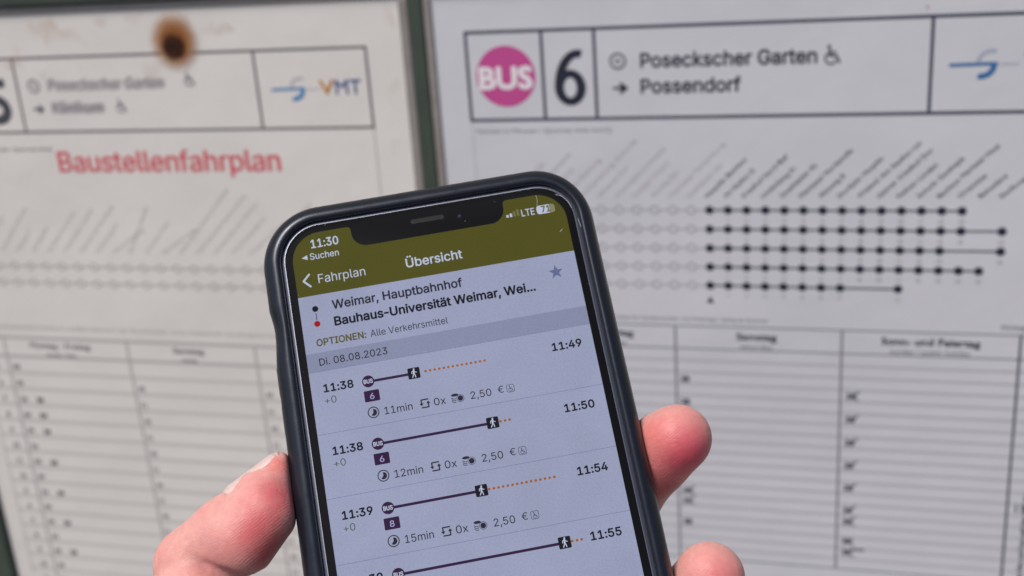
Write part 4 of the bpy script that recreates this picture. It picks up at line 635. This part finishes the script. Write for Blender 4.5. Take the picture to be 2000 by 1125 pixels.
ui('battery_lettering', '71', 343.2, 354.6, 26.6, 12.0, T_ol, 0.03, H3)
ui('stop_lettering', 'Weimar, Hauptbahnhof', 43.6, 218.0, 110.9, 16.0, T_n, 0.028)
ui('stop_lettering', 'Bauhaus-Universität Weimar, Wei...', 43.4, 313.2, 133.9, 16.0, T_k, 0.038)
s = Sheet(); s.disc((20.5, 106.8), 4.1, 0, 20); s.build('origin_dot', T_k, screen, ff, H1)
s = Sheet(); s.line((20.6, 112.6), (20.6, 122.6), 0.9); s.build('link_line', T_k, screen, ff, H1)
s = Sheet(); s.disc((20.4, 127.6), 4.1, 0, 20); s.build('destination_dot', T_r, screen, ff, H1)
s = Sheet(); s.poly([(345.0 + (10.2 if i % 2 == 0 else 4.3) * math.sin(math.pi * i / 5), 113.6 - (10.2 if i % 2 == 0 else 4.3) * math.cos(math.pi * i / 5)) for i in range(10)])
s.build('star_icon', T_s, screen, ff, H1)
ui('options_lettering', 'OPTIONEN:', 16.0, 81.3, 157.9, 12.4, T_ol, 0.030)
ui('options_lettering', 'Alle Verkehrsmittel', 87.2, 190.6, 157.9, 12.6, T_n, 0.002)
s = Sheet(); s.rect(0, 166.9, 375, 192.2); s.build('date_band', band, screen, ff, H0 + 0.000015)
ui('date_lettering', 'Di. 08.08.2023', 15.9, 105.4, 184.6, 13.0, T_n, 0.010)
CON = [('11:38', '11:49', '6', '11min', 135.0, 150.4, 14), ('11:38', '11:50', '6', '12min', 224.4, 234.6, 3), ('11:39', '11:54', '8', '15min', 194.7, 204.6, 15), ('11:39', '11:55', '6', '16min', 285.8, 295.5, 3)]
for k, (t0, t1, ln_, dur, wx, dx, nd) in enumerate(CON):
    y = 192.2 + 83.0 * k
    s = Sheet(); s.rect(0, y - 0.3, 375, y + 0.3) if k else s.rect(0, y - 0.2, 375, y + 0.3); s.build('divider', T_l, screen, ff, H1 if k else H1 + 0.00001)
    ui('departure_lettering', t0, 16.6, 54.9, y + 28.3, 13.8, T_k, 0.034)
    ui('delay_lettering', '+0', 15.9, 30.8, y + 43.9, 12.6, T_g, 0.0)
    ui('arrival_lettering', t1, 319.6, 358.6, y + 27.9, 13.8, T_k, 0.034)
    s = Sheet(); s.rect(76, y + 22.9, wx - 4, y + 26.4); s.build('bus_leg_line', T_p, screen, ff, H1)
    s = Sheet(); s.disc((74.7, y + 24.3), 7.9, 0, 36); d = s.build('bus_badge', T_p, screen, ff, H2)
    ui('badge_lettering', 'BUS', 68.9, 80.5, y + 26.9, 7.2, T_w, 0.030, H3)
    s = Sheet(); s.poly(rr(66.8, y + 36.6, 86.6, y + 51.4, 1.2)); s.build('line_badge', T_p, screen, ff, H1)
    ui('badge_lettering', ln_, 74.0, 79.6, y + 48.2, 10.4, screen_mat('pixel_lilac', (158, 160, 198)), 0.012, H2)
    s = Sheet(); s.poly(rr(wx - 7.9, y + 16.9, wx + 7.9, y + 31.7, 1.6)); s.build('walk_badge', screen_mat('pixel_icon', (24, 24, 32)), screen, ff, H2)
    s = Sheet(); cx, cy = wx, y + 24.3
    s.disc((cx + 0.5, cy - 5.3), 1.15, 0, 12); s.path([(cx + 0.1, cy - 3.3), (cx - 0.2, cy + 0.6)], 2.3, 1)
    s.path([(cx - 0.3, cy + 0.4), (cx + 1.2, cy + 2.6), (cx + 1.6, cy + 5.6)], 1.25, 2); s.path([(cx - 0.3, cy + 0.4), (cx - 1.1, cy + 2.8), (cx - 2.5, cy + 5.4)], 1.25, 3)
    s.path([(cx + 0.3, cy - 3.4), (cx + 2.0, cy - 1.3), (cx + 3.6, cy - 0.9)], 0.95, 4); s.path([(cx - 0.2, cy - 3.5), (cx - 2.4, cy - 2.3), (cx - 2.8, cy + 0.2)], 0.95, 5)
    s.build('walk_figure', T_w, screen, ff, H3)
    s = Sheet(); [s.disc((dx + 6.03 * i, y + 24.3), 1.75, 0, 14) for i in range(nd)]; s.build('walk_dots', T_o, screen, ff, H1)
    cx, cy = 75.3, y + 66.0
    s = Sheet(); s.arc((cx, cy), 6.9, 1.3, 0, 360, 0, 36); s.poly([(cx, cy)] + arcp(cx, cy, 4.6, -90, 130, 16), 1); s.build('duration_icon', T_n, screen, ff, H1)
    ui('duration_lettering', dur, 89.5, 126.0, y + 71.4, 13.2, T_n, 0.006)
    cx, cy = 142.6, y + 66.4
    s = Sheet(); s.path([(cx + 4.4, cy - 5.2), (cx - 4.4, cy - 5.2), (cx - 4.4, cy + 0.5)], 1.7); s.poly([(cx - 7.2, cy - 0.4), (cx - 1.6, cy - 0.4), (cx - 4.4, cy + 3.0)], 3)
    s.path([(cx - 4.4, cy + 5.2), (cx + 4.4, cy + 5.2), (cx + 4.4, cy - 0.5)], 1.7, 4); s.poly([(cx + 7.2, cy + 0.4), (cx + 1.6, cy + 0.4), (cx + 4.4, cy - 3.0)], 7)
    s.build('changes_icon', T_n, screen, ff, H1)
    ui('changes_lettering', '0x', 154.4, 169.7, y + 71.6, 13.2, T_n, 0.006)
    s = Sheet(); cx, cy = 182.2, y + 62.6
    s.poly([(cx + 4.7 * math.cos(a * math.pi / 10), cy + 1.9 * math.sin(a * math.pi / 10)) for a in range(20)])
    for j in range(3): s.arc((cx - 1.0, cy - 1.2 + 2.3 * (j + 1)), 4.0, 0.85, 60, 155, 2 + j, 8)
    s.build('coin_icon', T_n, screen, ff, H1)
    s = Sheet(); s.disc((cx + 6.8, cy + 5.2), 3.6, 0, 20); s.arc((cx + 6.8, cy + 5.2), 4.75, 0.6, lay=2); s.build('coin_icon', T_n, screen, ff, H2)
    ui('price_lettering', '2,50', 202.6, 229.8, y + 71.8, 13.2, T_n, 0.006)
    ui('price_lettering', '€', 238.6, 246.4, y + 70.6, 12.6, T_n, 0.0)
    s = Sheet(); s.add(*(lambda o, i: (o + i, [(a, (a + 1) % len(o), len(o) + (a + 1) % len(o), len(o) + a) for a in range(len(o))]))(rr(250.2, y + 61.6, 260.6, y + 72.0, 2.4), rr(250.8, y + 62.2, 260.0, y + 71.4, 1.9)))
    wheelchair(s, 252.0, y + 70.8, 7.6, 0.95, 2); s.build('wheelchair_icon', T_n, screen, ff, H1)
# earpiece slot, camera, volume keys, dust
s = Sheet(); s.poly(arcp(167.6, 8.4, 3.1, 90, 270, 8) + arcp(207.2, 8.4, 3.1, -90, 90, 8)); ear = s.build('earpiece', principled('earpiece_mesh', (0.020, 0.020, 0.022), 0.5, 0.15), phone, ff, 0.00004)
s = Sheet()
for i in range(26):
    for j in range(3): s.disc((168.4 + i * 1.52, 6.6 + j * 1.8), 0.42, 0, 6)
s.build('mesh_hole', principled('mesh_hole', (0.004, 0.004, 0.004), 0.6, 0.2), ear, ff, 0.00006)
s = Sheet(); s.disc((231, 11.5), 2.6, 0, 24); fc = s.build('front_camera', principled('camera_lens', (0.006, 0.007, 0.018), 0.05, 0.8), phone, ff, 0.00003)
s = Sheet(); s.poly([(229.6, 11.2), (233.0, 10.4), (232.6, 11.4), (229.6, 12.0)]); s.build('lens_glint', principled('glint_blue', (0.01, 0.03, 0.16), 0.2, 0.8), fc, ff, 0.00005)  # glint of light laid on the lens as a blue sliver
import bmesh
for (ya, yb) in ((170, 212), (222, 264)):
    bm = bmesh.new(); bmesh.ops.create_cube(bm, size=1.0)
    for v in bm.verts: v.co = Vector((v.co.x * 0.0012, v.co.y * (yb - ya) * PT, v.co.z * 0.0030))
    bmesh.ops.bevel(bm, geom=bm.edges[:], offset=0.0005, segments=4, profile=0.5, affect='EDGES')
    bmesh.ops.translate(bm, verts=bm.verts, vec=(-(187.5 + 40.4) * PT, -((ya + yb) / 2 - 406) * PT, -0.0052))
    o = bmobj('volume_key', bm, M_case, phone); o.data.shade_smooth()
s = Sheet(); rnd = random.Random(3)
for i in range(46):
    x, y = (rnd.uniform(-11, 386), rnd.uniform(-11, 470)); q = rnd.random()
    if q < 0.75: s.disc((x, y), rnd.uniform(0.18, 0.42), 0, 6)
    else: a = rnd.uniform(0, 3.1); l = rnd.uniform(1.0, 3.0); s.line((x, y), (x + l * math.cos(a), y + l * math.sin(a)), 0.22)
s.path([(339.5, 0.6), (339.8, 8), (338.2, 16), (336.4, 24)], 0.35, 1); s.path([(361.5, 58.5), (365.6, 55.2)], 0.45, 2)
s.path([(366, 4), (374, 8), (381, 17), (384, 27)], 0.5, 3); s.path([(389.5, 44), (391.5, 60), (392.2, 74)], 0.45, 4)
tag(s.build('dust_specks', principled('dust', (0.45, 0.47, 0.52), 0.8, 0.2), phone, ff, 0.00016), kind='stuff')

# ------------------------------------------------------------------ the hand: one continuous skin grown from a distance field, phone-local millimetres
VX = 0.62
lo, hi = np.array([-84.0, -150.0, -66.0]), np.array([66.0, 32.0, 10.0])
NG = np.ceil((hi - lo) / VX).astype(int) + 1
ax_ = [(lo[i] + VX * np.arange(NG[i])).astype(np.float32) for i in range(3)]
def fresh(): return np.full(NG, 60.0, np.float32)
def cone(a, b, ra, rb, flat=None):
    """round cone distance, only in a box round it"""
    a, b = np.array(a, float), np.array(b, float); m = max(ra, rb) + 14
    l_, h_ = np.minimum(a, b) - m, np.maximum(a, b) + m
    i0 = np.clip(((l_ - lo) / VX).astype(int), 0, NG - 1); i1 = np.clip(((h_ - lo) / VX).astype(int) + 1, 1, NG)
    X = ax_[0][i0[0]:i1[0], None, None] - a[0]; Y = ax_[1][None, i0[1]:i1[1], None] - a[1]; Z = ax_[2][None, None, i0[2]:i1[2]] - a[2]
    d = b - a; L2 = max(float(d @ d), 1e-6)
    t = np.clip((X * d[0] + Y * d[1] + Z * d[2]) / L2, 0, 1)
    q = np.sqrt((X - t * d[0]) ** 2 + (Y - t * d[1]) ** 2 + (Z - t * d[2]) ** 2) - (ra + (rb - ra) * t)
    return (slice(i0[0], i1[0]), slice(i0[1], i1[1]), slice(i0[2], i1[2])), q.astype(np.float32)
def smin(a, b, k):
    h = np.clip(0.5 + 0.5 * (b - a) / k, 0, 1); return b * (1 - h) + a * h - k * h * (1 - h)
def chain(F, pts, k):
    for (p, q) in zip(pts, pts[1:]):
        sl_, d = cone(p[:3], q[:3], p[3], q[3]); F[sl_] = smin(F[sl_], d, k)
    return F
def join(A, B, k): return smin(A, B, k)
palm = fresh()
for P in ([(-6, -42, -38, 11.5), (-10, -122, -44, 14)], [(-10, -62, -38, 11.5), (-12, -122, -44, 14)], [(-9, -82, -38, 11.5), (-13, -124, -44, 14)], [(-6, -99, -38, 11), (-12, -126, -44, 14)],
          [(-44, -46, -33, 11.5), (-26, -92, -40, 15)], [(-26, -92, -40, 15), (-14, -124, -44, 15)], [(-14, -124, -46, 16), (-12, -160, -48, 17)], [(-22, -60, -40, 10), (-6, -46, -40, 10)]):
    chain(palm, P, 7.0)
idx = chain(fresh(), [(-6, -42, -36, 10.5), (18, -15, -22.5, 8.4), (34.0, -1.6, -17, 6.8), (41.4, 4.6, -10.0, 6.7), (46.0, 8.0, -5.6, 6.8)], 2.0)
chain(idx, [(40.8, 7.8, -7.5, 6.2), (44.6, 7.6, -4.4, 6.2)], 4.0)
mid = chain(fresh(), [(-10, -62, -36, 10.5), (18, -46, -23, 8.8), (34.8, -32.4, -17, 7.6), (41.6, -26.3, -10, 7.5), (45.6, -22.2, -5.8, 7.5)], 2.0)
rng = chain(fresh(), [(-9, -82, -36, 10.5), (17, -70, -23, 8.4), (37, -59, -16.5, 7.8), (42.4, -52.5, -9.5, 7.5), (45.4, -48.8, -6, 7.2)], 3.0)
pky = chain(fresh(), [(-6, -99, -36, 9.5), (18, -92, -22.5, 7.3), (36, -83, -16, 6.8), (41.2, -77, -9.5, 6.5), (44, -73.4, -6, 6.2)], 3.0)
th_prox = chain(fresh(), [(-61.6, -5.5, -6.5, 8.7), (-56.0, -24, -15, 9.4), (-46, -46, -31, 11.0)], 3.0)
th_dist = chain(fresh(), [(-61.8, 0.8, -8.6, 8.5), (-53.2, 5.6, -5.6, 7.6), (-45.4, 11.0, -4.4, 6.3), (-40.6, 16.3, -4.2, 4.3)], 2.2)
chain(th_dist, [(-50.0, 2.8, -3.2, 7.2), (-44.2, 7.2, -2.6, 6.2)], 3.0)
thumb = join(th_prox, th_dist, 0.9)
F = join(palm, thumb, 5.0)
for f_ in (idx, mid, rng, pky): F = np.minimum(join(F, f_, 4.0), 60)
del palm, idx, mid, rng, pky, th_prox, th_dist, thumb
for (p_, q_) in zip([(-60.8, 2.0, 0.5, 0.4), (-57.4, -1.0, 0.35, 0.8), (-53.4, -3.2, -0.6, 1.2), (-49.4, -4.8, -3.0, 1.6)], [(-57.4, -1.0, 0.35, 0.8), (-53.4, -3.2, -0.6, 1.2), (-49.4, -4.8, -3.0, 1.6), (-44, -6.4, -7, 2.0)]):
    sl_, d = cone(p_[:3], q_[:3], p_[3], q_[3]); F[sl_] = -smin(-F[sl_], d, 0.9)      # the fold below the thumb's last joint
# the phone presses into the skin: carve its body away
hx, hy, rc = 37.35, 73.9, 12.6
qx = np.abs(ax_[0] + 0.35) - (hx + 0.55 - rc); qy = np.abs(ax_[1]) - (hy - rc)
d2 = np.sqrt(np.maximum(qx, 0)[:, None] ** 2 + np.maximum(qy, 0)[None, :] ** 2) + np.minimum(np.maximum(qx[:, None], qy[None, :]), 0) - rc + 3.0
dz = np.abs(ax_[2] + 5.1) - 6.2 + 3.0
body = np.sqrt(np.maximum(d2, 0)[:, :, None] ** 2 + np.maximum(dz, 0)[None, None, :] ** 2) + np.minimum(np.maximum(d2[:, :, None], dz[None, None, :]), 0) - 3.0
h = np.clip(0.5 - 0.5 * (F + body) / 0.8, 0, 1); F = F * (1 - h) + (-body) * h + 0.8 * h * (1 - h)
del body, h
def surface_nets(F):
    s = F < 0; nx, ny, nz = F.shape
    c = [s[i:nx - 1 + i, j:ny - 1 + j, k:nz - 1 + k] for i in (0, 1) for j in (0, 1) for k in (0, 1)]
    n = sum(x.astype(np.uint8) for x in c); act = (n > 0) & (n < 8)
    I = np.argwhere(act); idm = np.full(act.shape, -1, np.int64); idm[act] = np.arange(len(I))
    cor = [(i, j, k) for i in (0, 1) for j in (0, 1) for k in (0, 1)]
    val = np.stack([F[I[:, 0] + a, I[:, 1] + b, I[:, 2] + c_] for a, b, c_ in cor], 1)
    acc = np.zeros((len(I), 3)); cnt = np.zeros(len(I))
    for p in range(8):
        for q in range(p + 1, 8):
            if sum(abs(cor[p][t] - cor[q][t]) for t in range(3)) != 1: continue
            m = (val[:, p] < 0) != (val[:, q] < 0); t = val[:, p] / np.where(m, val[:, p] - val[:, q], 1)
            pt = np.array(cor[p])[None] + t[:, None] * (np.array(cor[q]) - np.array(cor[p]))[None]
            acc += np.where(m[:, None], pt, 0); cnt += m
    V = lo + VX * (I + acc / cnt[:, None]); Q = []
    for a in range(3):
        b, c_ = (a + 1) % 3, (a + 2) % 3
        sl0 = [slice(1, -1)] * 3; sl1 = [slice(1, -1)] * 3; sl0[a] = slice(0, -1); sl1[a] = slice(1, None)
        d = s[tuple(sl0)] != s[tuple(sl1)]; E_ = np.argwhere(d)
        off = np.array([1, 1, 1]); off[a] = 0; E_ = E_ + off
        ins = s[E_[:, 0], E_[:, 1], E_[:, 2]]
        def at(db, dc): G_ = E_.copy(); G_[:, b] += db; G_[:, c_] += dc; return idm[G_[:, 0], G_[:, 1], G_[:, 2]]
        q = np.stack([at(-1, -1), at(0, -1), at(0, 0), at(-1, 0)], 1); q[~ins] = q[~ins][:, ::-1]; Q.append(q)
    return V, np.concatenate(Q)
F[0] = F[-1] = 1; F[:, 0] = F[:, -1] = 1; F[:, :, 0] = F[:, :, -1] = 1
V, Q = surface_nets(F); del F
Q = Q[(Q >= 0).all(1)]
e = np.concatenate([Q[:, [i, (i + 1) % 4]] for i in range(4)])
for it in range(4):                          # relax the grid steps
    acc = np.zeros_like(V); cnt = np.zeros(len(V))
    for i in range(3): acc[:, i] = np.bincount(e[:, 0], V[e[:, 1], i], len(V)) + np.bincount(e[:, 1], V[e[:, 0], i], len(V))
    cnt = np.bincount(e[:, 0], minlength=len(V)) + np.bincount(e[:, 1], minlength=len(V))
    V = V * 0.45 + 0.55 * acc / cnt[:, None]
me = bpy.data.meshes.new('hand'); me.from_pydata((V * 0.001).tolist(), [], Q.tolist()); me.shade_smooth()
hand = bpy.data.objects.new('hand', me); COL.objects.link(hand); hand.matrix_world = PM
tag(hand, "bare left hand of a person gripping the phone from behind", 'hand')
M = principled('skin', (0.7, 0.4, 0.34), 0.46, 0.35); me.materials.append(M)
p = M.node_tree.nodes['Principled BSDF']; L = M.node_tree.links
p.subsurface_method = 'RANDOM_WALK'
p.inputs['Subsurface Weight'].default_value = 0.7; p.inputs['Subsurface Radius'].default_value = (1.0, 0.30, 0.20); p.inputs['Subsurface Scale'].default_value = 0.0011
tc = N(M, 'ShaderNodeTexCoord'); OB = tc.outputs['Object']
n1 = N(M, 'ShaderNodeTexNoise', Scale=120.0, Detail=5.0, Roughness=0.65); L.new(OB, n1.inputs['Vector'])
base = N(M, 'ShaderNodeMix', data_type='RGBA'); base.inputs[6].default_value = (0.69, 0.43, 0.39, 1); base.inputs[7].default_value = (0.63, 0.24, 0.22, 1); L.new(n1.outputs[0], base.inputs[0])
cur = base.outputs[2]
# flushed areas of the skin (finger pads and joints), in phone-local millimetres
for (c, r, col, amt) in (((44.5, 2.5, 0), 13, (0.62, 0.10, 0.14, 1), 0.9), ((46.5, 2.0, 1), 8.0, (0.62, 0.06, 0.12, 1), 0.5), ((39.5, 8, -1), 7.0, (0.62, 0.17, 0.15, 1), 0.6),
                         ((-42.0, 10.0, 0), 7.0, (0.60, 0.08, 0.11, 1), 0.9), ((-46.5, 4.0, 3), 7.5, (0.58, 0.09, 0.11, 1), 0.85), ((-52, 1, 2), 9, (0.58, 0.19, 0.19, 1), 0.5), ((-40.5, 17.0, 0), 3.0, (0.60, 0.14, 0.12, 1), 0.7),
                         ((-43.0, -1.0, 0), 8.0, (0.50, 0.10, 0.10, 1), 0.75), ((45.6, -24, 1), 9.0, (0.64, 0.15, 0.17, 1), 0.75), ((-60, -4, -2), 6, (0.60, 0.20, 0.19, 1), 0.6), ((40, -3, -5), 6, (0.48, 0.09, 0.09, 1), 0.75)):
    ds = N(M, 'ShaderNodeVectorMath', operation='DISTANCE'); L.new(OB, ds.inputs[0]); ds.inputs[1].default_value = tuple(q * 0.001 for q in c)
    nn = N(M, 'ShaderNodeMath', operation='MULTIPLY_ADD'); L.new(n1.outputs[0], nn.inputs[0]); nn.inputs[1].default_value = 0.009; L.new(ds.outputs['Value'], nn.inputs[2])
    mr = N(M, 'ShaderNodeMapRange', interpolation_type='SMOOTHSTEP'); mr.inputs[1].default_value = 0.0045; mr.inputs[2].default_value = r * 0.00115 + 0.0045; mr.inputs[3].default_value = amt; mr.inputs[4].default_value = 0
    L.new(nn.outputs[0], mr.inputs[0])
    mx = N(M, 'ShaderNodeMix', data_type='RGBA'); L.new(mr.outputs[0], mx.inputs[0]); L.new(cur, mx.inputs[6]); mx.inputs[7].default_value = col; cur = mx.outputs[2]
n5 = N(M, 'ShaderNodeTexNoise', Scale=700.0, Detail=5.0, Roughness=0.75); L.new(OB, n5.inputs['Vector'])
m5 = N(M, 'ShaderNodeMapRange'); m5.inputs[1].default_value = 0.35; m5.inputs[2].default_value = 0.65; m5.inputs[3].default_value = 0.92; m5.inputs[4].default_value = 1.06; L.new(n5.outputs[0], m5.inputs[0])
vmx = N(M, 'ShaderNodeVectorMath', operation='SCALE'); L.new(cur, vmx.inputs[0]); L.new(m5.outputs[0], vmx.inputs['Scale'])
L.new(vmx.outputs[0], p.inputs['Base Color'])
# finger-print ridges and fine pores
mp = N(M, 'ShaderNodeMapping'); mp.inputs['Rotation'].default_value = (0, 0, math.radians(62)); L.new(OB, mp.inputs[0])
wv = N(M, 'ShaderNodeTexWave', Scale=600.0, Distortion=6.0, Detail=1.0); wv.inputs['Detail Scale'].default_value = 0.35; L.new(mp.outputs[0], wv.inputs['Vector'])
n3 = N(M, 'ShaderNodeTexNoise', Scale=1100.0, Detail=5.0, Roughness=0.7); L.new(OB, n3.inputs['Vector'])
n4 = N(M, 'ShaderNodeTexNoise', Scale=260.0, Detail=3.0); L.new(OB, n4.inputs['Vector'])
a1 = N(M, 'ShaderNodeMath', operation='MULTIPLY_ADD'); L.new(n3.outputs[0], a1.inputs[0]); a1.inputs[1].default_value = 0.8; L.new(wv.outputs[0], a1.inputs[2])
a2 = N(M, 'ShaderNodeMath', operation='MULTIPLY_ADD'); L.new(n4.outputs[0], a2.inputs[0]); a2.inputs[1].default_value = 2.0; L.new(a1.outputs[0], a2.inputs[2])
mp2 = N(M, 'ShaderNodeMapping'); mp2.inputs['Rotation'].default_value = (0, 0, math.radians(-38)); mp2.inputs['Scale'].default_value = (420, 900, 600); L.new(OB, mp2.inputs[0])
vo = N(M, 'ShaderNodeTexVoronoi', feature='DISTANCE_TO_EDGE', Scale=1.0); L.new(mp2.outputs[0], vo.inputs['Vector'])
vm = N(M, 'ShaderNodeMapRange'); vm.inputs[1].default_value = 0.0; vm.inputs[2].default_value = 0.16; vm.inputs[3].default_value = -1.1; vm.inputs[4].default_value = 0.0; L.new(vo.outputs['Distance'], vm.inputs[0])
a3 = N(M, 'ShaderNodeMath', operation='ADD'); L.new(a2.outputs[0], a3.inputs[0]); L.new(vm.outputs[0], a3.inputs[1]); a2 = a3
b = N(M, 'ShaderNodeBump', Strength=0.24, Distance=0.00010); L.new(a2.outputs[0], b.inputs['Height']); L.new(b.outputs[0], p.inputs['Normal'])
# thumb nail: a curved plate lying on the upper, outer side of the last joint
A, B = np.array([-49.1, 8.7, -4.8]), np.array([-37.7, 17.3, -4.4])
t_ = (B - A) / np.linalg.norm(B - A); n_ = np.array([-0.50, 0.86, 0.08]); n_ -= t_ * (n_ @ t_); n_ /= np.linalg.norm(n_); w_ = np.cross(t_, n_)
if w_[2] < 0: w_ = -w_
NU, NV = 22, 20; V, Fc = [], []
for i in range(NU + 1):
    u = i / NU; r = 7.05 * (1 - u) + 4.6 * u
    for j in range(NV + 1):
        v = j / NV * 2 - 1
        uu = u * (1.0 - 0.10 * v * v) + 0.05 * v * v; a = math.radians(50) * v * (1 - 0.10 * (1 - u))
        rr_ = r + 0.16 - 0.35 * max(0, abs(v) - 0.8) / 0.2 - 0.5 * max(0, 0.12 - u) / 0.12 - 0.55 * max(0, u - 0.86) / 0.14
        q = A + (B - A) * uu + n_ * rr_ * math.cos(a) + w_ * rr_ * math.sin(a); V.append(q * 0.001)
Fc = [(i * (NV + 1) + j, (i + 1) * (NV + 1) + j, (i + 1) * (NV + 1) + j + 1, i * (NV + 1) + j + 1) for i in range(NU) for j in range(NV)]
M_nail = principled('nail', (0.70, 0.49, 0.46), 0.34, 0.5); M_nail.node_tree.nodes['Principled BSDF'].inputs['Subsurface Weight'].default_value = 0.5
M_nail.node_tree.nodes['Principled BSDF'].inputs['Subsurface Scale'].default_value = 0.001
nail = mesh('thumb_nail', V, Fc, M_nail, hand, True)
md = nail.modifiers.new('thickness', 'SOLIDIFY'); md.thickness = 0.0002; md.offset = 0
